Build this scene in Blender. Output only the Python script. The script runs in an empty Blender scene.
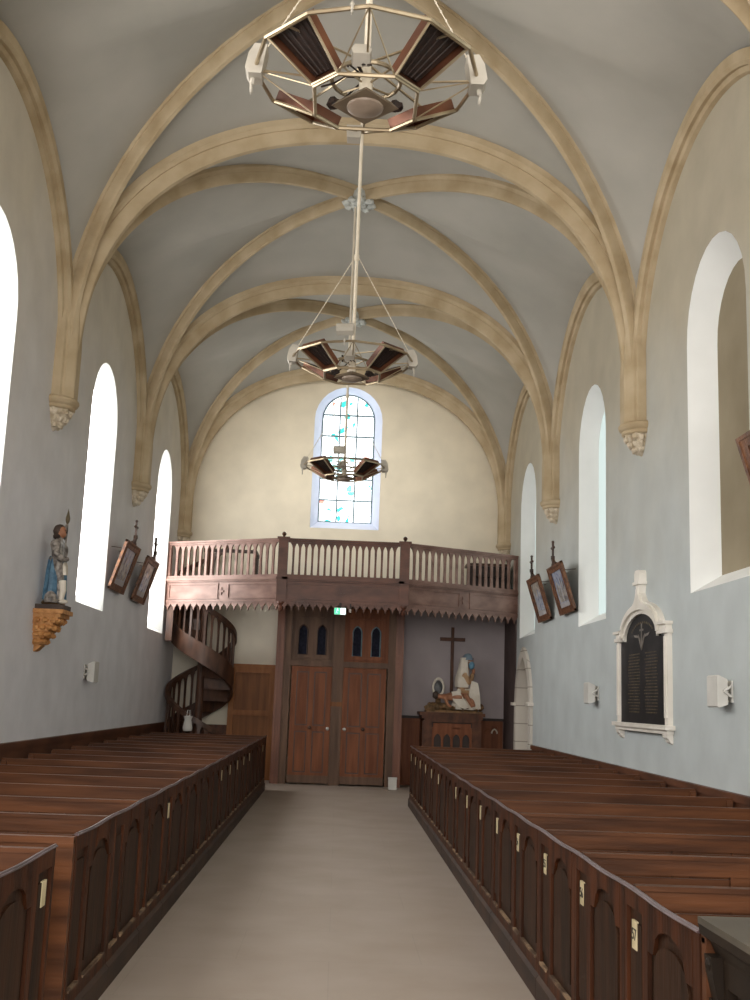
import bpy, bmesh, math, random
from mathutils import Vector, Matrix
random.seed(7)
PI = math.pi
S = bpy.context.scene
C = S.collection

# ------------------------------------------------------------------ materials
def new_mat(name):
    m = bpy.data.materials.new(name); m.use_nodes = True
    nt = m.node_tree; b = nt.nodes['Principled BSDF']
    return m, nt, b
def setv(b, rough=.6, metal=0., spec=.5):
    b.inputs['Roughness'].default_value = rough
    b.inputs['Metallic'].default_value = metal
    b.inputs['Specular IOR Level'].default_value = spec
def lin(c):
    return tuple(((x/255+.055)/1.055)**2.4 if x > 10 else x/255/12.92 for x in c)+(1,)
def noise_mat(name, c1, c2, scale=3., rough=.6, metal=0., spec=.5, stretch=(1,1,1), detail=6., bump=0., lo=.35, hi=.65, bscale=None):
    """two-tone mottled material, noise in world position"""
    m, nt, b = new_mat(name); N, L = nt.nodes, nt.links
    g = N.new('ShaderNodeNewGeometry'); mp = N.new('ShaderNodeMapping')
    mp.inputs['Scale'].default_value = stretch
    n = N.new('ShaderNodeTexNoise'); n.inputs['Scale'].default_value = scale; n.inputs['Detail'].default_value = detail
    r = N.new('ShaderNodeValToRGB'); r.color_ramp.elements[0].position = lo; r.color_ramp.elements[1].position = hi
    r.color_ramp.elements[0].color = lin(c1); r.color_ramp.elements[1].color = lin(c2)
    L.new(g.outputs['Position'], mp.inputs['Vector']); L.new(mp.outputs[0], n.inputs['Vector'])
    L.new(n.outputs['Fac'], r.inputs['Fac']); L.new(r.outputs[0], b.inputs['Base Color'])
    if bump:
        n2 = N.new('ShaderNodeTexNoise'); n2.inputs['Scale'].default_value = bscale or scale*4
        L.new(mp.outputs[0], n2.inputs['Vector'])
        bp = N.new('ShaderNodeBump'); bp.inputs['Strength'].default_value = bump; bp.inputs['Distance'].default_value = .02
        L.new(n2.outputs['Fac'], bp.inputs['Height']); L.new(bp.outputs[0], b.inputs['Normal'])
    setv(b, rough, metal, spec)
    return m
def emit_mat(name, c, s):
    m, nt, b = new_mat(name)
    b.inputs['Base Color'].default_value = lin(c)
    b.inputs['Emission Color'].default_value = lin(c); b.inputs['Emission Strength'].default_value = s
    return m
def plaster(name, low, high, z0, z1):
    """limewash with cool low light and warm upper light painted in by height"""
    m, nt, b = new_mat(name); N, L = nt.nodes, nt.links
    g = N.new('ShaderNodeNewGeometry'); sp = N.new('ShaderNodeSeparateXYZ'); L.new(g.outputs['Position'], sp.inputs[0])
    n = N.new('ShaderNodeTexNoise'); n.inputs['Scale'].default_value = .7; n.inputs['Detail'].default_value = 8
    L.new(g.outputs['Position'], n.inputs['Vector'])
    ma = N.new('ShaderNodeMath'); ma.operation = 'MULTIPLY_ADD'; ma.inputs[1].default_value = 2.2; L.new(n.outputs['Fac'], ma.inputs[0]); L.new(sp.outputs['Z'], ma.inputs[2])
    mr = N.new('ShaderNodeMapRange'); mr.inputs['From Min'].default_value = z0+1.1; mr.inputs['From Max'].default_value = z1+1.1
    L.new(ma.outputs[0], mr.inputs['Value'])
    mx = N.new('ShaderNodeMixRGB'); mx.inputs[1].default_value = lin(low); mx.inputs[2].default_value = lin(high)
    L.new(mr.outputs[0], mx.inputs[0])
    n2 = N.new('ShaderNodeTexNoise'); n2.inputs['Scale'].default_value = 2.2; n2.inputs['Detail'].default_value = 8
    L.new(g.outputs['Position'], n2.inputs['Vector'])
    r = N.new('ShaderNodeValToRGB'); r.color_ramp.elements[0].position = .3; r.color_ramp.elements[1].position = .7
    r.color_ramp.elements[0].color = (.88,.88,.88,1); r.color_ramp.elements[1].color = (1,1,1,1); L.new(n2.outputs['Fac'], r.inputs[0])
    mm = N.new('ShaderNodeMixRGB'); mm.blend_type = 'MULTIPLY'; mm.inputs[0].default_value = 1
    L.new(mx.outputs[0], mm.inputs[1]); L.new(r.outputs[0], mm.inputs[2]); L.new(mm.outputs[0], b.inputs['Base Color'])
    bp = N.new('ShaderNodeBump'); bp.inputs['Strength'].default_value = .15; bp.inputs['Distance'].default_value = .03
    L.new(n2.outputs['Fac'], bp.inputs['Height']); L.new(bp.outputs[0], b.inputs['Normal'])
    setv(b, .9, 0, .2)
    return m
def slab_floor(name):
    m, nt, b = new_mat(name); N, L = nt.nodes, nt.links
    g = N.new('ShaderNodeNewGeometry')
    br = N.new('ShaderNodeTexBrick'); br.inputs['Scale'].default_value = 1.; br.inputs['Brick Width'].default_value = 1.15
    br.inputs['Row Height'].default_value = .9; br.inputs['Mortar Size'].default_value = .004; br.offset = .5
    br.inputs['Color1'].default_value = lin((174,162,152)); br.inputs['Color2'].default_value = lin((172,160,149)); br.inputs['Mortar'].default_value = lin((168,157,147))
    L.new(g.outputs['Position'], br.inputs['Vector'])
    n = N.new('ShaderNodeTexNoise'); n.inputs['Scale'].default_value = 1.6; n.inputs['Detail'].default_value = 9
    L.new(g.outputs['Position'], n.inputs['Vector'])
    r = N.new('ShaderNodeValToRGB'); r.color_ramp.elements[0].position = .3; r.color_ramp.elements[1].position = .7
    r.color_ramp.elements[0].color = (.86,.83,.78,1); r.color_ramp.elements[1].color = (1,1,1,1); L.new(n.outputs['Fac'], r.inputs[0])
    mm = N.new('ShaderNodeMixRGB'); mm.blend_type = 'MULTIPLY'; mm.inputs[0].default_value = 1
    L.new(br.outputs['Color'], mm.inputs[1]); L.new(r.outputs[0], mm.inputs[2]); L.new(mm.outputs[0], b.inputs['Base Color'])
    setv(b, .55, 0, .35)
    return m
def ashlar(name, c1, c2, joint, h=.32):
    m, nt, b = new_mat(name); N, L = nt.nodes, nt.links
    g = N.new('ShaderNodeNewGeometry'); sp = N.new('ShaderNodeSeparateXYZ'); L.new(g.outputs['Position'], sp.inputs[0])
    ad = N.new('ShaderNodeMath'); L.new(sp.outputs['X'], ad.inputs[0]); L.new(sp.outputs['Y'], ad.inputs[1])
    cb = N.new('ShaderNodeCombineXYZ'); L.new(ad.outputs[0], cb.inputs[0]); L.new(sp.outputs['Z'], cb.inputs[1])
    br = N.new('ShaderNodeTexBrick'); br.inputs['Scale'].default_value = 1; br.inputs['Brick Width'].default_value = .9
    br.inputs['Row Height'].default_value = h; br.inputs['Mortar Size'].default_value = .008
    br.inputs['Color1'].default_value = lin(c1); br.inputs['Color2'].default_value = lin(c2); br.inputs['Mortar'].default_value = lin(joint)
    L.new(cb.outputs[0], br.inputs['Vector']); L.new(br.outputs['Color'], b.inputs['Base Color'])
    setv(b, .85, 0, .2)
    return m
def stained(name):
    """leaded pale glass lit by the sky with scattered teal and a few red pieces"""
    m, nt, b = new_mat(name); N, L = nt.nodes, nt.links
    g = N.new('ShaderNodeNewGeometry')
    v = N.new('ShaderNodeTexVoronoi'); v.inputs['Scale'].default_value = 8.5; v.inputs['Randomness'].default_value = 1
    L.new(g.outputs['Position'], v.inputs['Vector'])
    sp = N.new('ShaderNodeSeparateXYZ'); L.new(v.outputs['Color'], sp.inputs[0])
    px = N.new('ShaderNodeSeparateXYZ'); L.new(g.outputs['Position'], px.inputs[0])
    ab = N.new('ShaderNodeMath'); ab.operation = 'ABSOLUTE'; L.new(px.outputs['X'], ab.inputs[0])
    th = N.new('ShaderNodeMath'); th.operation = 'MULTIPLY_ADD'; th.inputs[1].default_value = .4; th.inputs[2].default_value = .73; L.new(ab.outputs[0], th.inputs[0])
    gt = N.new('ShaderNodeMath'); gt.operation = 'GREATER_THAN'; L.new(sp.outputs[0], gt.inputs[0]); L.new(th.outputs[0], gt.inputs[1])
    gt2 = N.new('ShaderNodeMath'); gt2.operation = 'GREATER_THAN'; gt2.inputs[1].default_value = .985; L.new(sp.outputs[1], gt2.inputs[0])
    m1 = N.new('ShaderNodeMixRGB'); m1.inputs[1].default_value = lin((246,252,255)); m1.inputs[2].default_value = lin((44,150,142)); L.new(gt.outputs[0], m1.inputs[0])
    m2 = N.new('ShaderNodeMixRGB'); m2.inputs[2].default_value = lin((190,110,95)); L.new(m1.outputs[0], m2.inputs[1]); L.new(gt2.outputs[0], m2.inputs[0])
    v2 = N.new('ShaderNodeTexVoronoi'); v2.feature = 'DISTANCE_TO_EDGE'; v2.inputs['Scale'].default_value = 8.5; L.new(g.outputs['Position'], v2.inputs['Vector'])
    lt = N.new('ShaderNodeMath'); lt.operation = 'LESS_THAN'; lt.inputs[1].default_value = .025; L.new(v2.outputs['Distance'], lt.inputs[0])
    m3 = N.new('ShaderNodeMixRGB'); m3.inputs[2].default_value = lin((170,195,200)); L.new(m2.outputs[0], m3.inputs[1]); L.new(lt.outputs[0], m3.inputs[0])
    L.new(m3.outputs[0], b.inputs['Base Color']); L.new(m3.outputs[0], b.inputs['Emission Color']); b.inputs['Emission Strength'].default_value = 1.6
    setv(b, .2)
    return m
def painting(name, cs, scale=9):
    m, nt, b = new_mat(name); N, L = nt.nodes, nt.links
    g = N.new('ShaderNodeNewGeometry'); n = N.new('ShaderNodeTexNoise'); n.inputs['Scale'].default_value = scale; n.inputs['Detail'].default_value = 3
    L.new(g.outputs['Position'], n.inputs['Vector'])
    r = N.new('ShaderNodeValToRGB'); e = r.color_ramp.elements
    e[0].position = .3; e[0].color = lin(cs[0]); e[1].position = .7; e[1].color = lin(cs[-1])
    for i, c in enumerate(cs[1:-1]):
        k = e.new(.3+.4*(i+1)/(len(cs)-1)); k.color = lin(c)
    L.new(n.outputs['Fac'], r.inputs[0]); L.new(r.outputs[0], b.inputs['Base Color']); setv(b, .3)
    return m

M = {}
M['wall'] = plaster('limewash', (200,207,208), (190,181,161), 2.9, 6.0)  # cool light below and warm light above, put into the wall colour
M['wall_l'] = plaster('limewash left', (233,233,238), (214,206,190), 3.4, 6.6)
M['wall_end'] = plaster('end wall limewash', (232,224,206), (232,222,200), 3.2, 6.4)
M['vault'] = noise_mat('vault limewash', (164,161,152), (179,175,166), .8, .9, spec=.2, bump=.1)
M['rib'] = noise_mat('cream limestone', (174,154,122), (196,178,148), 2.5, .85, spec=.2)
M['carved'] = noise_mat('carved limestone', (196,180,154), (226,214,194), 14, .85, spec=.2, bump=.9, bscale=30)
M['boss'] = noise_mat('grey carved stone', (186,190,186), (214,216,210), 14, .85, bump=.8, bscale=30)
M['floor'] = slab_floor('stone slab floor')
M['reveal'] = noise_mat('white reveal plaster', (238,240,238), (246,248,246), 1.5, .9, spec=.2)
M['ashlar'] = ashlar('pale ashlar', (214,208,198), (222,216,206), (165,155,142))
M['mauve'] = noise_mat('mauve painted wall', (174,164,166), (188,178,179), 1.5, .9, spec=.2)
M['wall_shade'] = noise_mat('dark brown wall shade', (84,70,68), (98,84,82), 1.5, .8, spec=.2)  # shade of the wall under the gallery, put into its colour
G = (6,6,.5)
M['pew'] = noise_mat('dark oak pew panels', (38,23,13), (62,38,23), 3.5, .55, spec=.15, stretch=(3,3,.35), bump=.1)
M['pew_frame'] = noise_mat('dark oak pew frame', (48,26,14), (82,45,24), 3.5, .55, spec=.15, stretch=(3,3,.5), bump=.1)
M['pew_red'] = noise_mat('reddish oak pew boards', (68,39,21), (104,63,36), 3., .5, spec=.25, stretch=(.4,3,4), bump=.1)
M['pew_cap'] = noise_mat('polished oak cap with sheen tint', (70,54,54), (104,86,90), 4, .3, stretch=(3,.6,3))  # lilac sheen along the cap painted into the oak colour
M['pew_base'] = noise_mat('dusty plinth', (44,28,18), (68,46,31), 3, .7, stretch=(3,.8,3))
M['pew_worn'] = noise_mat('worn bare ledge', (80,58,40), (150,124,96), 7, .7, lo=.45, hi=.6)
M['wains'] = noise_mat('dark wainscot oak', (72,42,26), (102,62,40), 3, .5, spec=.3, stretch=(3,.5,2))
M['door'] = noise_mat('red brown oak door', (110,62,37), (138,84,54), 3, .55, spec=.25, stretch=(4,4,.35), bump=.1)
M['door_frame'] = noise_mat('weathered oak frame', (86,61,44), (114,84,63), 3, .6, stretch=(4,4,.35), bump=.1)
M['door_post'] = noise_mat('polished oak post', (106,60,38), (134,83,57), 3, .45, stretch=(4,4,.35))
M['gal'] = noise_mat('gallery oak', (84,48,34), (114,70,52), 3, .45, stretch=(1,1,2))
M['gal_light'] = noise_mat('gallery oak lit', (112,82,71), (148,117,106), 3, .4, stretch=(1,1,2))  # paler copy for the side sections, window light painted into the oak
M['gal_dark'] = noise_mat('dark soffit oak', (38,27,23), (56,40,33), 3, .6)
M['stair'] = noise_mat('stair oak', (62,40,29), (92,62,46), 3, .42, stretch=(3,3,1))
M['orange'] = noise_mat('orange stained panel', (118,70,31), (142,90,44), 3, .5, spec=.3, stretch=(4,4,.4))
M['orange_frame'] = noise_mat('orange stained frame', (140,86,42), (162,105,56), 3, .5, stretch=(4,4,.4), spec=.3)
M['white'] = noise_mat('white enamel', (204,202,196), (220,218,212), 4, .45, spec=.3)
M['lamp_white'] = noise_mat('cream lamp housing', (168,162,150), (190,184,172), 5, .5, spec=.25)
M['marble'] = noise_mat('white marble', (226,220,208), (240,235,226), 2.5, .45)
M['black'] = noise_mat('black marble', (12,11,13), (34,31,34), 5, .5, spec=.2)
M['gold'] = noise_mat('dull gilt', (74,62,42), (100,86,60), 8, .6)
M['chrome'] = noise_mat('nickel tube', (150,134,108), (182,166,138), 6, .3, metal=.6)
M['rod'] = noise_mat('cream enamel rod', (210,200,180), (226,216,198), 6, .45, spec=.3)
M['mesh_dark'] = noise_mat('dark heater grille', (26,18,15), (52,34,26), 60, .6)
M['copper'] = noise_mat('copper reflector', (74,44,32), (128,82,58), 3, .35, metal=.5)
M['palm'] = noise_mat('tarnished relief', (96,90,84), (130,122,114), 9, .6)
M['lens'] = noise_mat('frosted lamp lens', (128,112,98), (158,142,126), 6, .3)
M['plate'] = noise_mat('bronze lamp plate', (112,98,80), (142,126,106), 6, .4, metal=.4)
M['frame_wood'] = noise_mat('carved picture frame', (74,42,24), (128,82,48), 14, .45, bump=.4)
M['frame_dark'] = noise_mat('dark picture case', (46,27,18), (70,44,30), 5, .5)
M['ochre'] = noise_mat('ochre carved wood', (172,116,62), (208,152,92), 10, .6, bump=.7, bscale=22)
M['steel'] = noise_mat('painted armour', (72,64,60), (168,160,152), 20, .4)
M['blue'] = noise_mat('blue painted cloth', (58,92,118), (96,134,158), 16, .6)
M['whitecloth'] = noise_mat('ivory painted robe', (214,204,188), (234,226,212), 6, .7)
M['tan'] = noise_mat('tan painted cloth', (168,132,96), (196,160,120), 8, .7)
M['flesh'] = noise_mat('painted flesh', (148,98,70), (178,124,92), 8, .6)
M['hair'] = noise_mat('dark painted hair', (52,40,34), (76,60,50), 10, .6)
M['rock'] = noise_mat('painted rock', (94,74,50), (146,112,76), 9, .85, bump=.8)
M['maskblue'] = noise_mat('light blue mask', (108,158,188), (128,174,200), 9, .8)
M['slate'] = noise_mat('slate veil', (108,128,144), (134,152,164), 8, .7)
M['grey_oval'] = noise_mat('dark grey medallion', (58,58,60), (110,110,112), 9, .4)
M['darkglass'] = noise_mat('dark blue leaded glass', (22,22,34), (36,37,52), 22, .6, spec=.1)
M['badge'] = noise_mat('cream enamel badge', (196,182,142), (222,208,170), 9, .4)
M['ink'] = noise_mat('black ink', (22,22,20), (30,30,28), 9, .6)
M['greytop'] = noise_mat('dusty grey top', (70,64,54), (90,83,71), 3, .6)
M['cabinet'] = noise_mat('dark cabinet oak', (24,18,13), (42,32,23), 3, .6, spec=.2, stretch=(2,2,.6))
M['lead'] = noise_mat('lead came', (92,112,118), (116,136,142), 9, .6)
M['lead_pale'] = noise_mat('pale glazing bar', (205,215,214), (222,230,228), 9, .6)
M['exit_green'] = emit_mat('lit green sign', (70,190,140), .9)
M['exit_white'] = emit_mat('lit white sign', (225,250,240), 1.)
M['stained'] = stained('stained glass')
M['glassL'] = emit_mat('bright daylight glass', (250,248,245), 5.8)
M['glassR'] = emit_mat('pale cyan daylight glass', (210,226,222), .58)
M['glassR'].node_tree.nodes['Principled BSDF'].inputs['Base Color'].default_value = (.04,.05,.05,1)
M['blind'] = noise_mat('ochre blocked window', (140,128,104), (156,144,120), 1.2, .9)
M['art1'] = painting('relief painting blue', [(66,84,130),(140,152,178),(186,190,198),(84,110,164)])
M['art2'] = painting('relief painting grey', [(84,82,84),(146,140,132),(190,182,170),(104,104,116)])
M['caption'] = noise_mat('pale caption strip', (170,168,172), (190,188,190), 9, .5)

# ------------------------------------------------------------------ mesh builder
class MB:
    def __init__(s): s.v = []; s.f = []; s.mi = []; s.cur = 0
    def add(s, vs, fs):
        o = len(s.v); s.v += [tuple(v) for v in vs]
        for f in fs: s.f.append([i+o for i in f]); s.mi.append(s.cur)
        return s
    def box(s, x0, x1, y0, y1, z0, z1, T=None):
        s.k = getattr(s, 'k', 0)+1; e = .0004*(s.k % 9); x0, x1, y0, y1, z0, z1 = x0-e, x1+e, y0-e, y1+e, z0-e, z1+e
        vs = [(x, y, z) for z in (z0, z1) for y in (y0, y1) for x in (x0, x1)]
        if T: vs = [T @ Vector(v) for v in vs]
        return s.add(vs, [(0,2,3,1),(4,5,7,6),(0,1,5,4),(2,6,7,3),(0,4,6,2),(1,3,7,5)])
    def bar(s, a, b, w, h=None, up=(0,0,1)):
        h = h or w; a, b = Vector(a), Vector(b); d = (b-a); L = d.length
        if L < 1e-6: return s
        d.normalize(); u = Vector(up)
        if abs(d.dot(u)) > .98: u = Vector((0,1,0))
        r = d.cross(u).normalized(); u = r.cross(d)
        vs = [p+r*x+u*y for p in (a, b) for y in (-h/2, h/2) for x in (-w/2, w/2)]
        return s.add(vs, [(0,2,3,1),(4,5,7,6),(0,1,5,4),(2,6,7,3),(0,4,6,2),(1,3,7,5)])
    def tube(s, pts, r, n=8, closed=False, cap=True):
        pts = [Vector(p) for p in pts]; k = len(pts); vs = []
        rr = r if isinstance(r, (list, tuple)) else [r]*k
        pu = None
        for i, p in enumerate(pts):
            a = pts[(i-1) % k] if closed or i > 0 else p; b = pts[(i+1) % k] if closed or i < k-1 else p
            d = (b-a).normalized()
            u = pu if pu is not None else (Vector((0,0,1)) if abs(d.z) < .95 else Vector((1,0,0)))
            x = d.cross(u)
            if x.length < 1e-4: x = d.cross(Vector((0,1,.1)))
            x.normalize(); u = x.cross(d).normalized(); pu = u
            for j in range(n):
                t = 2*PI*j/n; vs.append(p+(x*math.cos(t)+u*math.sin(t))*rr[i])
        fs = []
        for i in range(k if closed else k-1):
            for j in range(n):
                a = i*n+j; b = i*n+(j+1) % n; c = ((i+1) % k)*n+(j+1) % n; d = ((i+1) % k)*n+j
                fs.append((a, b, c, d))
        if cap and not closed: fs += [tuple(range(n)), tuple(range((k-1)*n, k*n))]
        return s.add(vs, fs)
    def lathe(s, prof, n=20, T=None, fold=0., nf=0, a0=0., a1=2*PI, sx=1., sy=1.):
        """prof = [(r,z)...] about the z axis; fold = radial pleats"""
        full = abs(a1-a0-2*PI) < 1e-4; m = n if full else n+1; vs = []
        for (r, z) in prof:
            for j in range(m):
                t = a0+(a1-a0)*j/n; q = r*(1+fold*math.sin(nf*t)) if nf else r
                vs.append(Vector((q*math.cos(t)*sx, q*math.sin(t)*sy, z)))
        if T: vs = [T @ v for v in vs]
        fs = []
        for i in range(len(prof)-1):
            for j in range(n):
                k = (j+1) % m; fs.append((i*m+j, i*m+k, (i+1)*m+k, (i+1)*m+j))
        if full: fs += [tuple(range(m)), tuple(range((len(prof)-1)*m, len(prof)*m))]
        return s.add(vs, fs)
    def ball(s, c, r, n=14, sc=(1,1,1), lump=0.):
        m = n//2+1; prof = [(math.sin(PI*i/m)*r or 1e-4, -math.cos(PI*i/m)*r) for i in range(m+1)]
        o = len(s.v); s.lathe(prof, n)
        for i in range(o, len(s.v)):
            v = s.v[i]; q = 1+random.uniform(-lump, lump)
            s.v[i] = (v[0]*sc[0]*q+c[0], v[1]*sc[1]*q+c[1], v[2]*sc[2]*q+c[2])
        return s
    def prism(s, poly, fn, d0, d1):
        """extrude a 2D polygon: fn(u, v, d) -> 3D"""
        s.k = getattr(s, "k", 0)+1; e = .0004*(s.k % 9); sg = 1 if d1 > d0 else -1; d0 -= e*sg; d1 += e*sg
        n = len(poly); vs = [fn(u, v, d0) for u, v in poly]+[fn(u, v, d1) for u, v in poly]
        return s.add(vs, [tuple(range(n)), tuple(range(2*n-1, n-1, -1))]+[(i, (i+1) % n, n+(i+1) % n, n+i) for i in range(n)])
    def strip(s, A, B):
        n = len(A); return s.add(list(A)+list(B), [(i, i+1, n+i+1, n+i) for i in range(n-1)])
    def build(s, name, mats, parent=None, smooth=False, at=None):
        me = bpy.data.meshes.new(name)
        off = Vector(parent.get('_o', (0,0,0))) if parent is not None else (Vector(at) if at else Vector((0,0,0)))
        me.from_pydata([Vector(v)-off for v in s.v], [], s.f)
        for m in (mats if isinstance(mats, (list, tuple)) else [mats]): me.materials.append(m)
        for p, i in zip(me.polygons, s.mi): p.material_index = i
        bm = bmesh.new(); bm.from_mesh(me); bmesh.ops.recalc_face_normals(bm, faces=bm.faces); bm.to_mesh(me); bm.free()
        if smooth:
            me.polygons.foreach_set('use_smooth', [True]*len(me.polygons))
            try: me.set_sharp_from_angle(angle=math.radians(38))
            except Exception: pass
        o = bpy.data.objects.new(name, me); C.objects.link(o)
        if parent is not None:
            o.parent = parent; o['_o'] = tuple(off)
        elif at: o.location = at; o['_o'] = tuple(off)
        return o
def thing(name, loc, label, cat, group=None, kind=None):
    o = bpy.data.objects.new(name, None); C.objects.link(o); o.location = loc; o['_o'] = tuple(loc); o.empty_display_size = .1
    o['label'] = label; o['category'] = cat
    if group: o['group'] = group
    if kind: o['kind'] = kind
    return o
def tag(o, label, cat, group=None):
    o['label'] = label; o['category'] = cat
    if group: o['group'] = group
    return o
def structure(o, label=None):
    o['kind'] = 'structure'
    if label: o['label'] = label
    return o
def dup_tree(o, loc, parent=None, rz=None):
    c = o.copy(); C.objects.link(c)
    if parent is not None: c.parent = parent
    else: c.location = loc
    if rz is not None: c.rotation_euler = (0,0,rz)
    for ch in list(o.children): dup_tree(ch, None, c)
    return c
def skin(name, joints, edges, rad, mat, parent, sub=2):
    off = Vector(parent.get('_o', (0,0,0)))
    me = bpy.data.meshes.new(name); me.from_pydata([Vector(j)-off for j in joints], edges, [])
    me.materials.append(mat); o = bpy.data.objects.new(name, me); C.objects.link(o); o.parent = parent; o['_o'] = tuple(off)
    md = o.modifiers.new('Skin', 'SKIN'); md.use_smooth_shade = True
    if not me.skin_vertices: bm = bmesh.new(); bm.from_mesh(me); bm.verts.layers.skin.verify(); bm.to_mesh(me); bm.free()
    for i, d in enumerate(me.skin_vertices[0].data):
        r = rad[i]; d.radius = (r, r) if not isinstance(r, tuple) else r; d.use_root = (i == 0)
    ss = o.modifiers.new('Sub', 'SUBSURF'); ss.levels = sub; ss.render_levels = sub
    return o

# ------------------------------------------------------------------ dimensions
W = 3.30                     # half width of the nave
YE = 22.10                   # end wall
BAY = 4.9
ARCH = [21.8-BAY*i for i in range(6)]      # 21.8 16.9 12.0 7.1 2.2 -2.7
ARCH = ARCH[::-1]
SP = 5.2

# ------------------------------------------------------------------ floor, walls
structure(MB().box(-W-.9, W+.9, -2.9, YE+.6, -.12, 0).build('floor', M['floor']), 'pale stone slab floor of the nave')
def arch_loop(c, hw, z0, zs, n=14, point=0.):
    """loop (u,v) of an arched opening, anticlockwise from bottom left"""
    pts = [(c-hw, z0), (c+hw, z0)]
    if point == 0:
        for i in range(n+1):
            t = PI*i/n; pts.append((c+hw*math.cos(t), zs+hw*math.sin(t)))
    else:                                   # two-centred pointed arch
        R = hw*(1+point); cx = R-hw; tt = math.acos(cx/R)
        for i in range(n//2+1):
            t = tt*i/(n//2); pts.append((c-cx+R*math.cos(t), zs+R*math.sin(t)))
        for i in range(n//2-1, -1, -1):
            t = tt*i/(n//2); pts.append((c+cx-R*math.cos(t), zs+R*math.sin(t)))
    return pts
def holed(name, outer, loops, fn, mat):
    """rectangular wall (u0,v0,u1,v1) with arched openings, built in columns so that the holes stay clean"""
    u0, v0, u1, v1 = outer; m = MB(); cur = u0
    for lp in sorted(loops, key=lambda l: l[0][0]):
        (a, z0), (b, _) = lp[0], lp[1]; arc = lp[2:][::-1]
        m.add([fn(cur, v0, 0), fn(a, v0, 0), fn(a, v1, 0), fn(cur, v1, 0)], [(0,1,2,3)])
        if z0 > v0+1e-4: m.add([fn(a, v0, 0), fn(b, v0, 0), fn(b, z0, 0), fn(a, z0, 0)], [(0,1,2,3)])
        m.strip([fn(u, v, 0) for u, v in arc], [fn(u, v1, 0) for u, v in arc]); cur = b
    m.add([fn(cur, v0, 0), fn(u1, v0, 0), fn(u1, v1, 0), fn(cur, v1, 0)], [(0,1,2,3)])
    return m.build(name, mat)
def splay(loop, loop2, fn, d):
    m = MB(); n = len(loop)
    A = [fn(u, v, 0) for u, v in loop]; B = [fn(u, v, d) for u, v in loop2]
    return m.strip(A+[A[0]], B+[B[0]])
WINY = {-1: [4.65, 9.58, 14.52, 19.75], 1: [4.65, 9.55, 14.50, 19.55]}
nwin = 0
for sgn, nm in ((-1, 'left'), (1, 'right')):
    fn = lambda u, v, d, s=sgn: Vector((s*(W+d), u, v))
    SILL = [2.67, 2.67, 2.67, 2.67] if sgn < 0 else [2.71, 2.71, 2.71, 2.82]
    loops = [arch_loop(c, .80, SILL[k], 5.15) for k, c in enumerate(WINY[sgn])]
    dl = arch_loop(19.72, .66, .0, 1.56, point=.40)
    ow = (-2.9, 0, YE+.01, 8.9)
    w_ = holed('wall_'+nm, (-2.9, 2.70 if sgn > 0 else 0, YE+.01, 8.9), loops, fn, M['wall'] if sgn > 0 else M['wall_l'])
    structure(w_, nm+' limewashed nave wall with cool and warm light painted in')
    if sgn > 0:                              # lower storey of the right wall, with the stone doorway
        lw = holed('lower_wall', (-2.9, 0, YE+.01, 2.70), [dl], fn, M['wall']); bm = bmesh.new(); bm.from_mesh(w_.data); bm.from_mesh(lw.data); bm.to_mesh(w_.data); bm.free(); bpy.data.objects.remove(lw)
    for k, c in enumerate(WINY[sgn]):
        nwin += 1
        blind = (sgn == 1 and k == 1)
        dep = .24
        l1 = loops[k]; l2 = arch_loop(c, .61, SILL[k]+.16, 5.13)
        w = structure(splay(l1, l2, fn, dep).build('window_%d' % nwin, M['reveal'], smooth=True),
                      'splayed round-headed window recess in the %s wall' % nm)
        g = MB(); g.prism(l2, fn, dep, dep+.03)
        p = g.build('glass_pane' if not blind else 'blocking_panel', M['blind'] if blind else (M['glassL'] if sgn < 0 else M['glassR']), w)
        if not blind:
            pass
# stone doorway in the right wall
fnR = lambda u, v, d: Vector((W+d, u, v))
di = arch_loop(19.72, .66, 0., 1.56, point=.40); do = arch_loop(19.72, .86, 0., 1.56, point=.28)
dt = structure(splay(di, arch_loop(19.72, .56, 0., 1.56, point=.5), fnR, .55).build('door_3', M['ashlar'], smooth=True), 'pointed stone doorway in the right wall')
m = MB(); n = len(di)
A = [fnR(u, v, -.05) for u, v in di[1:]+di[:1]]; B = [fnR(u, v, -.05) for u, v in do[1:]+do[:1]]
m.strip(A, B); A2 = [fnR(u, v, .0) for u, v in do[1:]+do[:1]]; m.strip(B, A2); A3 = [fnR(u, v, .02) for u, v in di[1:]+di[:1]]; m.strip(A, A3)
m.build('stone_surround', M['ashlar'], dt)
m = MB()
for y in (19.72-.80, 19.72+.80): m.box(W-.10, W+.02, y-.13, y+.13, 1.60, 1.655)
m.build('impost_blocks', M['marble'], dt)
MB().prism(arch_loop(19.72, .57, 0., 1.56, point=.5), fnR, .55, .58).build('door_leaf', M['ashlar'], dt)

# end wall with its big window
fnE = lambda u, v, d: Vector((u, YE+d, v))
lo = arch_loop(-.02, .70, 5.0, 7.28); li = arch_loop(-.02, .545, 5.2, 7.38)
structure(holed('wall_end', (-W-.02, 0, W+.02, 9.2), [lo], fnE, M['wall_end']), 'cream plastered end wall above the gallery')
M['lav'] = noise_mat('lavender white reveal', (214,220,238), (226,230,244), 1.5, .9, spec=.2)
ew = structure(splay(lo, li, fnE, .42).build('window_9', M['lav'], smooth=True), 'round-headed stained glass window in the end wall')
MB().prism(li, fnE, .42, .44).build('stained_glass', M['stained'], ew)
m = MB()
for i in range(1, 6):
    z = 5.2+i*.455; m.box(-.565, .525, YE+.39, YE+.42, z-.014, z+.014)
for x in (-.2, .16): m.box(x-.013, x+.013, YE+.39, YE+.42, 5.2, 7.86)
m.build('lead_bars', M['lead'], ew)
m = MB(); m.tube([fnE(u, v, .40) for u, v in li], .02, 6, closed=True); m.build('window_frame', M['lead'], ew)

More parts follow.
